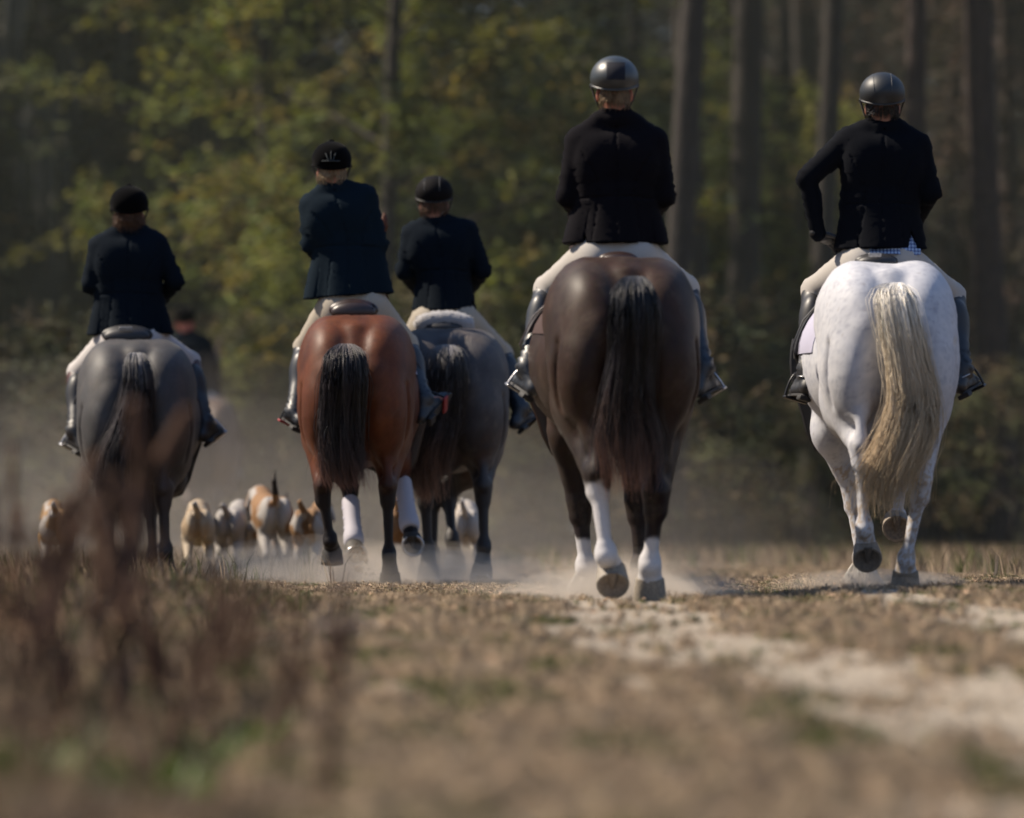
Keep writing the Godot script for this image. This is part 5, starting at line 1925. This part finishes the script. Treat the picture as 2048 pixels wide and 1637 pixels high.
func make_weeds() -> void:
	var r := RandomNumberGenerator.new()
	r.seed = 77
	var sets := []
	for k in 5:
		sets.append(weed_mesh_set(r, 1.0, 0.042 if k in [0, 4] else 0.018 + 0.003 * (k % 3), k == 4))
	var spots := [[662, 1118, 9.0, 4, 0.0], [228, 885, 11.5, 0, 0.06], [250, 985, 11.2, 1, -0.1], [70, 880, 13.0, 2, 0.1], [40, 905, 13.4, 1, -0.05], [20, 940, 12.6, 3, 0.0], [186, 985, 12.3, 2, 0.12],
		[92, 1235, 8.3, 0, 0.05], [310, 1040, 12.0, 3, 0.0], [270, 1180, 9.2, 1, 0.55], [120, 1010, 12.2, 1, 0.0], [420, 1110, 12.2, 2, 0.1], [480, 1140, 12.5, 1, 0.05],
		[10, 1050, 10.5, 0, 0.2], [180, 1120, 10.0, 3, -0.2], [330, 1150, 10.4, 2, 0.25], [560, 1170, 11.5, 3, 0.1], [620, 1190, 11.9, 1, -0.1], [410, 1200, 9.6, 0, -0.35], [540, 1290, 8.8, 2, 0.2], [60, 1380, 7.9, 1, 0.1], [250, 1400, 8.0, 3, 0.3], [440, 1420, 8.1, 2, -0.2], [-60, 960, 12.0, 2, 0.0], [-140, 900, 12.5, 0, 0.1]]
	for q in spots:
		var d: float = 12.8 + (q[2] - 8.0) * 1.05
		var base := P(q[0], 1050, d)
		base.y = ground_y(base.x, base.z)
		var tall := P(q[0], q[1], d).y - base.y
		var st: Dictionary = sets[q[3]]
		var fl: bool = q[3] == 4
		var t := thing("dry_weed", base, "brown stalk with pale fluffy seed heads standing alone beside the track" if fl else "dead brown weed stalk in the tangle on the left verge", "weed", "" if fl else "dead weed stalks on the left verge")
		part("stem", st.stem, M.straw, t)
		for m in st.heads:
			part("seed_head", m, M.straw, t)
		for m in st.leaves:
			part("leaf", m, M.straw, t)
		t.basis = Basis(Vector3.BACK, -q[4]) * Basis(Vector3.UP, r.randf() * TAU)
		t.basis = t.basis.scaled(Vector3.ONE * clampf(tall, 0.12, 1.0) * 0.93 / cos(q[4]))
	# low green rosettes in the verge
	var rs := Shape.new()
	for k in 30:
		var a := TAU * k / 22.0 * 3.0
		var o := Vector3(cos(a), 0.5 + 0.6 * r.randf(), sin(a)) * (0.06 + 0.06 * r.randf())
		rs.leaf(Vector3.ZERO, o, Vector3(-sin(a), 0.1, cos(a)) * 0.03, Color(0.07, 0.12, 0.02) * (0.6 + 0.8 * r.randf()))
	var green := rs.done()
	for q in [[30, 1250, 9.6], [80, 1225, 10.5], [10, 1290, 9.4], [330, 1215, 11.2], [370, 1240, 10.4], [410, 1300, 10.9], [520, 1220, 11.8], [310, 1330, 9.0], [60, 1340, 9.3]]:
		var base := P(q[0], 1050, q[2] + (4.5 if q[2] < 15.0 else 0.0))
		base.y = ground_y(base.x, base.z) - 0.005
		var t := thing("green_weed", base, "low green leafy weed in the dead grass", "weed", "low green weeds in the grass")
		part("leaves", green, M.leaf, t)
		t.scale = Vector3.ONE * (1.0 + r.randf()) * 0.8
		t.rotation.y = r.randf() * TAU


func trunk_shape(s: Shape, r: RandomNumberGenerator, tall: float, thick: float, crooked: float) -> Array:
	var pts := []
	var rad := []
	var a := r.randf() * TAU
	for k in 14:
		var f := k / 13.0
		pts.append(Vector3(cos(a) * sin(f * 2.7) * crooked + 0.04 * crooked * sin(k * 1.9), tall * f - 0.15, sin(a) * sin(f * 2.2) * crooked))
		rad.append(thick * (1.0 - 0.78 * f) * (1.0 + 0.5 * exp(-f * 26.0)) * (1.0 + 0.05 * sin(k * 2.3)))
	s.tube(pts, rad, 11, [Color.WHITE], 1.0, Vector3.BACK)
	return pts


func tree_set(r: RandomNumberGenerator, q: Dictionary) -> Dictionary:
	var s := Shape.new()
	var pts := trunk_shape(s, r, q.tall, q.thick, q.crooked)
	var lf := Shape.new()
	var limbs: int = q.limbs
	for k in limbs:
		var f := lerpf(q.from, 0.97, pow((k + r.randf()) / limbs, 0.85))
		var a := k * 2.4 + r.randf() * 0.8
		var b := curve(pts, f)
		var l: float = q.reach * (1.1 - 0.65 * f) * (0.6 + 0.6 * r.randf())
		var up: float = q.get("rise", 0.35)
		var out := Vector3(cos(a), up * (0.5 + r.randf()), sin(a)).normalized()
		var c1 := b + out * l * 0.5 + Vector3(0, 0.05 * l, 0)
		var c2 := b + out * l + Vector3(0, -0.10 * l + 0.2 * l * r.randf(), 0)
		s.tube([b, c1, c2], [q.thick * 0.28 * (1.1 - f), q.thick * 0.18 * (1.1 - f) + 0.008, 0.008], 6, [Color.WHITE])
		for m in int(q.sprays):
			var t := 0.25 + 0.75 * r.randf()
			var bb := b.lerp(c1, t * 2.0) if t < 0.5 else c1.lerp(c2, t * 2.0 - 1.0)
			var dirv := (out * 0.6 + Vector3(r.randf() - 0.5, r.randf() - 0.45, r.randf() - 0.5) * 1.5).normalized()
			var ll: float = q.spray * (0.5 + 0.7 * r.randf())
			var tip := bb + dirv * ll + Vector3(0, -ll * 0.2, 0)
			s.tube([bb, tip], [0.012, 0.004], 4, [Color.WHITE])
			var tone := 0.65 + 0.7 * r.randf()
			var base: Color = q.cols[r.randi() % q.cols.size()]
			for e in int(q.leaves):
				var g: Vector3 = bb.lerp(tip, 0.2 + 0.85 * r.randf()) + Vector3(r.randf() - 0.5, r.randf() - 0.5, r.randf() - 0.5) * q.get("loose", 0.28)
				var aa := r.randf() * TAU
				var al: Vector3 = Vector3(cos(aa), -0.6 * r.randf(), sin(aa)).normalized() * q.leaf * (0.6 + 0.7 * r.randf())
				var sd: Vector3 = Vector3(-sin(aa), 0.9 * (r.randf() - 0.5), cos(aa)) * q.leaf * q.get("slim", 0.55)
				lf.leaf(g, al, sd, base * tone * (0.75 + 0.5 * r.randf()))
	var out_ := {"trunk": s.done(), "crown": lf.done()}
	if q.has("moss"):
		var ms := Shape.new()
		for k in int(q.moss):
			var f := lerpf(q.from * 0.6, 0.9, r.randf())
			var a := r.randf() * TAU
			var b: Vector3 = curve(pts, f) + Vector3(cos(a), 0, sin(a)) * q.reach * r.randf() * 0.8
			for e in 9:
				var o: Vector3 = b + Vector3(r.randf() - 0.5, 0, r.randf() - 0.5) * 0.3
				var l := 0.5 + 1.3 * r.randf()
				ms.tube([o, o + Vector3(0.05 * (r.randf() - 0.5), -l * 0.5, 0.05), o + Vector3(0.1 * (r.randf() - 0.5), -l, 0)], [0.02, 0.03, 0.006], 4, [Color(0.10, 0.095, 0.075) * (0.6 + 0.7 * r.randf())])
		out_.moss = ms.done()
	return out_


func plant(called: String, st: Dictionary, x: float, z: float, turn: float, size: float, bark: Material, leaf: Material, label: String, group := "", category := "tree") -> void:
	var t := thing(called, Vector3(x, ground_y(x, z), z), label, category, group)
	part("trunk", st.trunk, bark, t)
	part("crown", st.crown, leaf, t)
	if st.has("moss"):
		part("hanging_moss", st.moss, M.moss, t)
	t.rotation = Vector3(0.0, turn, 0.05 * sin(x * 7.3) if called == "pine_tree" else 0.0)
	t.scale = Vector3.ONE * size


func make_wood() -> void:
	var r := RandomNumberGenerator.new()
	r.seed = 404
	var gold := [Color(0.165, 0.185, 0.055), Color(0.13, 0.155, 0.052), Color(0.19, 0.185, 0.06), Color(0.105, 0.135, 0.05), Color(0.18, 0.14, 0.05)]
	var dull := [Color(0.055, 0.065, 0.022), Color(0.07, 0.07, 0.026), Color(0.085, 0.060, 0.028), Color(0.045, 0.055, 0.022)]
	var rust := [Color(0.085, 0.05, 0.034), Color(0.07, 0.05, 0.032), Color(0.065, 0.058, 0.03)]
	var bright := tree_set(r, {"tall": 12.0, "thick": 0.13, "crooked": 0.5, "limbs": 40, "from": 0.05, "reach": 3.7, "sprays": 18, "spray": 0.85, "leaves": 36, "leaf": 0.12, "cols": gold})
	var bright2 := tree_set(r, {"tall": 9.0, "thick": 0.15, "crooked": 0.7, "limbs": 30, "from": 0.06, "reach": 3.0, "sprays": 16, "spray": 0.8, "leaves": 34, "leaf": 0.11, "cols": gold})
	var pine := tree_set(r, {"tall": 21.0, "thick": 0.17, "crooked": 0.25, "limbs": 18, "from": 0.5, "reach": 3.6, "sprays": 10, "spray": 1.2, "leaves": 26, "leaf": 0.22, "slim": 0.3, "loose": 0.5, "cols": dull})
	var gum := tree_set(r, {"tall": 19.0, "thick": 0.24, "crooked": 0.7, "limbs": 30, "from": 0.28, "reach": 4.4, "sprays": 10, "spray": 1.2, "leaves": 24, "leaf": 0.2, "loose": 0.5, "cols": dull})
	var mossy := tree_set(r, {"tall": 17.0, "thick": 0.26, "crooked": 0.8, "limbs": 30, "from": 0.14, "reach": 4.6, "sprays": 10, "spray": 1.2, "leaves": 22, "leaf": 0.2, "loose": 0.5, "cols": dull, "moss": 150})
	var red := tree_set(r, {"tall": 14.0, "thick": 0.16, "crooked": 0.6, "limbs": 34, "from": 0.1, "reach": 3.0, "sprays": 9, "spray": 1.0, "leaves": 24, "leaf": 0.12, "loose": 0.5, "cols": rust})
	var bush := tree_set(r, {"tall": 3.2, "thick": 0.05, "crooked": 0.4, "limbs": 22, "from": 0.05, "reach": 1.7, "sprays": 7, "spray": 0.6, "leaves": 22, "leaf": 0.1, "cols": dull})
	var lit_bush := tree_set(r, {"tall": 5.0, "thick": 0.06, "crooked": 0.4, "limbs": 24, "from": 0.05, "reach": 1.8, "sprays": 8, "spray": 0.7, "leaves": 22, "leaf": 0.12, "cols": gold})
	var at := func(u: float, d: float) -> Vector3: return P(u, 1050, d)
	# the sunlit yellow green trees that reach out over the track
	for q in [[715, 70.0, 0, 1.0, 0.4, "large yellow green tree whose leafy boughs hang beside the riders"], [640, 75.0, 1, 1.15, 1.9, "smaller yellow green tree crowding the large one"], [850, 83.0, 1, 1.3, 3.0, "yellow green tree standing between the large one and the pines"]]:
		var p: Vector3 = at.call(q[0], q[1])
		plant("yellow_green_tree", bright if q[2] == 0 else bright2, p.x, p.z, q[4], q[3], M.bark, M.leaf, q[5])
	# straight trunks on the right
	for q in [[1325, 66.0, 1.0, "grey brown pine trunk rising behind the panelled helmet"], [1422, 73.0, 0.95, "dark trunk next to the pine behind the panelled helmet"], [1478, 74.0, 1.25, "stout dark trunk midway between the panelled helmet and the bent elbow"], [1560, 84.0, 0.8, ""], [1620, 72.0, 0.9, "slim trunk just behind the bent elbow of the hand on hip rider"], [1812, 70.0, 0.9, "slim red brown trunk rising behind the rider of the white horse"], [2000, 70.0, 1.15, "broad red brown trunk at the wood's edge beyond the white horse"], [1250, 96.0, 1.0, ""], [1690, 88.0, 0.9, ""], [1920, 80.0, 1.0, ""], [1040, 104.0, 1.1, ""], [1380, 100.0, 1.0, ""], [2120, 74.0, 1.1, ""], [1530, 94.0, 0.9, ""], [1655, 80.0, 1.0, ""], [1745, 96.0, 1.1, ""], [1860, 88.0, 1.0, ""], [1945, 94.0, 0.9, ""], [1290, 86.0, 0.8, ""], [1440, 92.0, 1.0, ""]]:
		var p: Vector3 = at.call(q[0], q[1])
		plant("pine_tree", pine, p.x, p.z, r.randf() * TAU, q[2], M.bark_red if q[0] > 1780 else M.bark, M.leaf_dull, q[3] if q[3] else "straight dark trunk standing in the wood behind the riders", "" if q[3] else "straight dark trunks in the wood")
	# deep wood on the left
	for q in [[60, 84.0, 1.0], [180, 88.0, 1.1], [300, 94.0, 1.0], [-120, 86.0, 1.1], [-300, 84.0, 1.0], [400, 96.0, 1.1], [90, 98.0, 1.1], [-480, 80.0, 1.1], [220, 110.0, 1.2], [-60, 90.0, 1.1]]:
		var p: Vector3 = at.call(q[0], q[1])
		plant("mossy_tree", mossy, p.x, p.z, r.randf() * TAU, q[2], M.bark, M.leaf_dull, "dark tree hung with grey moss in the shaded wood", "mossy trees in the shaded wood")
	# rusty trees and understorey on the right
	for q in [[1700, 84.0, 1.0], [1780, 92.0, 1.1], [1900, 78.0, 0.8], [2030, 80.0, 1.1], [1600, 104.0, 1.2], [2150, 86.0, 1.2], [1180, 110.0, 1.2]]:
		var p: Vector3 = at.call(q[0], q[1])
		plant("rust_leaved_tree", red, p.x, p.z, r.randf() * TAU, q[2], M.bark_red, M.leaf_dull, "slender tree with dull rusty leaves among the trunks", "rusty leaved trees in the wood")
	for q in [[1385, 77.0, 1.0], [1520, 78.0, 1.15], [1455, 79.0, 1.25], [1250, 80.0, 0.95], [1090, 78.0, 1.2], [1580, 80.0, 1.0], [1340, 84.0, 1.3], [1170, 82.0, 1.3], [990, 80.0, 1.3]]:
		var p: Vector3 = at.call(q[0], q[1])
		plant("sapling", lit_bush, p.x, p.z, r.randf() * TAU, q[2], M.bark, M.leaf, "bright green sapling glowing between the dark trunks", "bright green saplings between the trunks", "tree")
	for k in 26:
		var u := -200.0 + 2450.0 * (k + r.randf()) / 26.0
		var d := 62.0 + 26.0 * r.randf()
		var p: Vector3 = at.call(u, d)
		plant("bush", bush, p.x, p.z, r.randf() * TAU, 0.5 + 0.5 * r.randf(), M.bark, M.leaf_dull, "low dull bush at the foot of the wood", "low bushes at the foot of the wood", "bush")
	# taller trees either side and behind close the wood
	for q in [[-18.0, -86.0], [-22.0, -80.0], [-13.0, -92.0], [-28.0, -84.0], [-9.0, -104.0], [14.0, -70.0], [17.0, -84.0], [13.0, -98.0], [3.0, -118.0], [-3.0, -112.0], [8.0, -110.0], [-14.0, -118.0], [18.0, -112.0], [-24.0, -92.0], [24.0, -96.0]]:
		plant("tall_tree", gum, q[0], q[1], r.randf() * TAU, 1.0 + 0.25 * r.randf(), M.bark, M.leaf_dull, "tall leafy tree closing the wood behind", "tall trees closing the wood")
	# the mass of the wood beyond
	var cl := Shape.new()
	for k in 60:
		var c := Vector3(r.randf() - 0.5, r.randf() - 0.5, r.randf() - 0.5) * 2.2
		var aa := r.randf() * TAU
		cl.leaf(c, Vector3(cos(aa), r.randf() - 0.7, sin(aa)) * 0.5, Vector3(-sin(aa), r.randf() - 0.5, cos(aa)) * 0.3, Color.WHITE * (0.6 + 0.7 * r.randf()))
	var spots := []
	for k in 7500:
		var x := (r.randf() * 2.0 - 1.0) * 62.0
		var z := -126.0 - 26.0 * r.randf() + 0.008 * x * x * 0.8
		var y := 24.0 * pow(r.randf(), 0.9)
		if k % 4 == 0:
			z += 16.0 + 6.0 * r.randf()
			y *= 0.3
		var tone := 0.6 + 0.7 * r.randf()
		spots.append([Vector3(x, y, z), r.randf() * TAU, 1.0 + 0.6 * r.randf(), 1.0 + 0.6 * r.randf(), dull[r.randi() % 4] * tone])
	scatter("far_wood", cl.done(), spots, "dark mass of the far wood behind the trunks", "wood", M.leaf_dull)


func make_setting() -> void:
	var grit := noise_tex(0.06, Color(0.62, 0.62, 0.62), Color(1, 1, 1), 31, 512, 5)
	var rough := noise_tex(0.03, Color(0, 0, 0), Color(1, 1, 1), 33, 512, 5)
	var barkt := noise_tex(0.03, Color(0.45, 0.45, 0.45), Color(1, 1, 1), 35, 256, 4)
	M.soil = mat(0.95, Color.WHITE, true, grit, 1.3, {"bump": rough, "bump_cm": 3.0, "spec": 0.2})
	M.blade = mat(0.8, Color.WHITE, true, null, 1.0, {"back": Color(0.5, 0.5, 0.5), "spec": 0.3})
	M.straw = mat(0.85, Color.WHITE, true, null, 1.0, {"back": Color(0.2, 0.2, 0.2), "spec": 0.3})
	M.leaf = mat(0.38, Color.WHITE, true, null, 1.0, {"back": Color(0.9, 0.9, 0.6), "spec": 0.5})
	M.leaf_dull = mat(0.6, Color.WHITE, true, null, 1.0, {"back": Color(0.5, 0.5, 0.4), "spec": 0.4})
	M.moss = mat(0.95, Color.WHITE, true, null, 1.0, {"back": Color(0.3, 0.3, 0.3)})
	M.bark = mat(0.95, Color(0.052, 0.041, 0.034), false, barkt, 1.0, {"stretch": Vector3(2.2, 0.5, 2.2), "bump": barkt, "bump_cm": 3.0})
	M.bark_red = mat(0.95, Color(0.055, 0.032, 0.025), false, barkt, 1.0, {"stretch": Vector3(2.2, 0.5, 2.2), "bump": barkt, "bump_cm": 3.0})
	make_ground()
	make_wood()
	make_grass()
	make_weeds()


# ---------------------------------------------------------------- hounds running ahead
func hound(u: float, d: float, turn: float, phase: float, cols: Array, seed_: float, stern: float, label: String) -> void:
	var at := P(u, 1050, d)
	at.y = ground_y(at.x, at.z)
	var root := thing("hound", at, label, "dog")
	var b := Basis(Vector3.UP, turn)
	var L := func(x: float, y: float, z: float) -> Vector3: return b * Vector3(x, y, z)
	var S := []
	S.append(ell(L.call(0, 0.41, -0.36), Vector3(0.10, 0.155, 0.22), b, 0.04))
	S.append(cap(L.call(0, 0.45, -0.25), L.call(0, 0.47, 0.12), 0.095, 0.07, 0.04))
	S.append(cap(L.call(0, 0.47, -0.5), L.call(0, 0.54, -0.70), 0.095, 0.068, 0.04))
	S.append(ell(L.call(0, 0.56, -0.78), Vector3(0.066, 0.062, 0.09), b, 0.03))
	S.append(cap(L.call(0, 0.55, -0.84), L.call(0, 0.52, -0.96), 0.045, 0.03, 0.03))
	for s in [-1.0, 1.0]:
		S.append(cap(L.call(s * 0.062, 0.575, -0.76), L.call(s * 0.085, 0.47, -0.77), 0.022, 0.03, 0.015, Vector3(1.6, 1, 0.8)))
		var f: float = phase * s
		S.append(ell(L.call(s * 0.055, 0.42, 0.14), Vector3(0.055, 0.12, 0.11), b, 0.03))
		var kn: Vector3 = L.call(s * 0.075, 0.28, 0.06 - 0.1 * f)
		var hk: Vector3 = L.call(s * 0.078, 0.165, 0.20 - 0.14 * f)
		var pw: Vector3 = L.call(s * 0.078, 0.025 + 0.05 * maxf(-f, 0.0), 0.15 - 0.2 * f)
		S.append(cap(L.call(s * 0.06, 0.4, 0.13), kn, 0.07, 0.04, 0.03))
		S.append(cap(kn, hk, 0.042, 0.024, 0.02))
		S.append(cap(hk, pw, 0.022, 0.019, 0.012))
		S.append(cap(pw, pw + L.call(0, 0, -0.05), 0.026, 0.024, 0.012))
		var el: Vector3 = L.call(s * 0.085, 0.33, -0.42)
		var wr: Vector3 = L.call(s * 0.085, 0.17, -0.46 + 0.15 * f)
		var fp: Vector3 = L.call(s * 0.085, 0.025 + 0.06 * maxf(f, 0.0), -0.47 + 0.25 * f)
		S.append(cap(el, wr, 0.046, 0.026, 0.02))
		S.append(cap(wr, fp, 0.024, 0.02, 0.012))
		S.append(cap(fp, fp + L.call(0, 0, -0.045), 0.026, 0.022, 0.012))
	var t0: Vector3 = L.call(0, 0.50, 0.2)
	var t1: Vector3 = L.call(-0.02, 0.56, 0.29)
	var t2: Vector3 = L.call(-0.03, 0.56 + 0.10 * stern, 0.32)
	var t3: Vector3 = L.call(-0.02, 0.56 + 0.19 * stern, 0.28)
	S.append(cap(t0, t1, 0.03, 0.022, 0.02))
	S.append(cap(t1, t2, 0.022, 0.018, 0.01))
	S.append(cap(t2, t3, 0.018, 0.009, 0.01))
	var n := wrinkle
	var paint := func(p: Vector3, _n: Vector3) -> Color:
		var g := n.get_noise_3d(p.x * 4.5 + seed_ * 9.0, p.y * 3.5, p.z * 3.5 + seed_)
		var c: Color = (cols[0] as Color).lerp(cols[1], smoothstep(-0.06, 0.06, g + 0.7 * (p.y - 0.4)))
		if p.y > 0.55 and p.z > 0.15:
			return cols[2]
		return c.lerp(cols[0], smoothstep(0.3, 0.2, p.y))
	skin("body", S, [room(S, 0.0, 0.015)], M.fur_hound, root, paint)
	root.scale = Vector3.ONE * (1.0 if seed_ == 1.0 else 0.85)


func make_hounds() -> void:
	var white := Color(0.42, 0.39, 0.36)
	var tan_ := Color(0.30, 0.17, 0.085)
	var dark := Color(0.035, 0.026, 0.022)
	hound(546, 41.0, 0.15, 0.7, [white, tan_, dark], 1.0, 0.8, "tan and white hound with a dark stern held upright")
	hound(618, 40.6, -0.1, -0.6, [white, tan_ * 0.9, tan_], 2.3, 0.3, "tan saddled hound running close behind the bay's forelegs")
	hound(396, 40.5, 0.05, 0.5, [Color(0.46, 0.38, 0.28), Color(0.42, 0.31, 0.20), white], 3.7, 0.2, "cream hound running low beside the weeds")
	hound(460, 41.2, -0.05, -0.7, [white, white * 0.95, white], 4.1, 0.1, "all white hound between the cream one and the tan ones")
	hound(932, 41.5, 0.0, 0.6, [white, Color(0.50, 0.44, 0.38), white], 5.9, 0.4, "white hound seen between the legs of the dark roan horse")
	hound(574, 45.0, 0.1, -0.4, [white * 0.9, tan_, dark], 6.2, 0.7, "brown backed hound ahead of the one with the upright stern")
	hound(800, 43.0, 0.0, 0.5, [tan_, tan_ * 0.8, tan_], 7.7, 0.5, "plain tan hound behind the bay's right legs")
	hound(112, 41.0, 0.1, -0.5, [white, Color(0.34, 0.2, 0.09), white], 8.4, 0.2, "orange and white hound behind the tall weeds")


# ---------------------------------------------------------------- dust
func puff(at: Vector3, size: Vector3, density: float, label: String) -> void:
	var f := FogVolume.new()
	f.name = numbered("dust_cloud")
	f.shape = RenderingServer.FOG_VOLUME_SHAPE_ELLIPSOID
	f.size = size
	var m := FogMaterial.new()
	m.density = density
	m.albedo = Color(0.95, 0.90, 0.84)
	f.material = m
	add_child(f)
	f.position = at
	tag(f, label, "dust", "", "stuff")


func make_dust() -> void:
	var r := RandomNumberGenerator.new()
	r.seed = 9
	for k in 44:
		var g := Vector2(r.randf() * 2.0 - 1.0, r.randf())
		var w := 0.18 + 0.34 * r.randf()
		puff(P(1262 + 210 * g.x * absf(g.x), 1200 - 62 * g.y * g.y * (1.0 - absf(g.x)), 30.15 + 1.5 * r.randf()), Vector3(w, w * (0.35 + 0.4 * r.randf()), w), 0.62, "dust boiling round the hooves of the heavy brown horse")
	for k in 10:
		var w := 0.6 + 0.5 * r.randf()
		puff(P(1250 + 300 * (r.randf() - 0.5), 1192 - 34 * r.randf(), 30.4 + 1.2 * r.randf()), Vector3(w, 0.2 + 0.2 * r.randf(), w), 0.14, "pale dust drifting up from the stockinged hooves")
	for k in 7:
		var w := 0.6 + 0.6 * r.randf()
		puff(P(400 + 260 * r.randf(), 1160 - 40 * r.randf(), 38.8 + 1.0 * r.randf()), Vector3(w, 0.2 + 0.25 * r.randf(), w), 0.16, "dust drifting across the running hounds")
	for k in 8:
		var w := 0.4 + 0.6 * r.randf()
		puff(P(1790 + 130 * (r.randf() - 0.5), 1180 - 16 * r.randf(), 31.0 + 1.2 * r.randf()), Vector3(w, 0.10 + 0.10 * r.randf(), w), 0.32, "thin dust at the white horse's feet")
	for k in 12:
		var w := 0.7 + 0.9 * r.randf()
		puff(P(760 + 320 * (r.randf() - 0.5), 1172 - 60 * r.randf() * r.randf(), 36.4 + 3.0 * r.randf()), Vector3(w, 0.22 + 0.3 * r.randf(), w), 0.22, "dust kicked up under the bay and the roan")
	for k in 5:
		var f := k / 4.0
		puff(Vector3(-2.5 - 0.3 * f, 0.0, -50.0 - 3.0 * f), Vector3(5.5 + 6.0 * f, 0.6 + 3.0 * f, 12.0 + 8.0 * f), 0.0046, "pale dust hanging over the track ahead")
	var air := FogVolume.new()
	air.name = "wood_haze"
	air.shape = RenderingServer.FOG_VOLUME_SHAPE_BOX
	air.size = Vector3(90, 26, 84)
	var am := FogMaterial.new()
	am.density = 0.0015
	am.albedo = Color(0.90, 0.93, 0.86)
	air.material = am
	add_child(air)
	air.position = Vector3(0, 12.5, -98)
	tag(air, "thin haze hanging in the air of the wood", "haze", "", "stuff")
	# clods thrown up by the bay's near fore
	var s := Shape.new()
	for k in 34:
		var f := r.randf()
		var c := P(705 + 55 * f + 18 * (r.randf() - 0.5), 1095 + 75 * f + 30 * (r.randf() - 0.5), 37.3 + 0.3 * r.randf())
		var q := 0.004 + 0.008 * r.randf()
		if k == 3:
			c = P(717, 1138, 37.4)
			q = 0.024
		var t := Basis(Vector3(r.randf(), r.randf(), r.randf()).normalized(), r.randf() * 5.0)
		var rs := []
		for e in [-1.0, -0.4, 0.4, 1.0]:
			var ring := []
			for m in 6:
				var a := TAU * m / 6
				var w: float = sqrt(1.05 - e * e) * (0.7 + 0.5 * r.randf())
				ring.append(c + t * (Vector3(cos(a) * w, e * 1.2, sin(a) * w) * q))
			rs.append(ring)
		s.rings(rs, true, [Color(0.10, 0.065, 0.04)])
	var o := part("flying_dirt", s.done(), M.straw, self)
	tag(o, "clods of earth thrown up by the bay horse's wrapped foreleg", "dirt", "", "stuff")
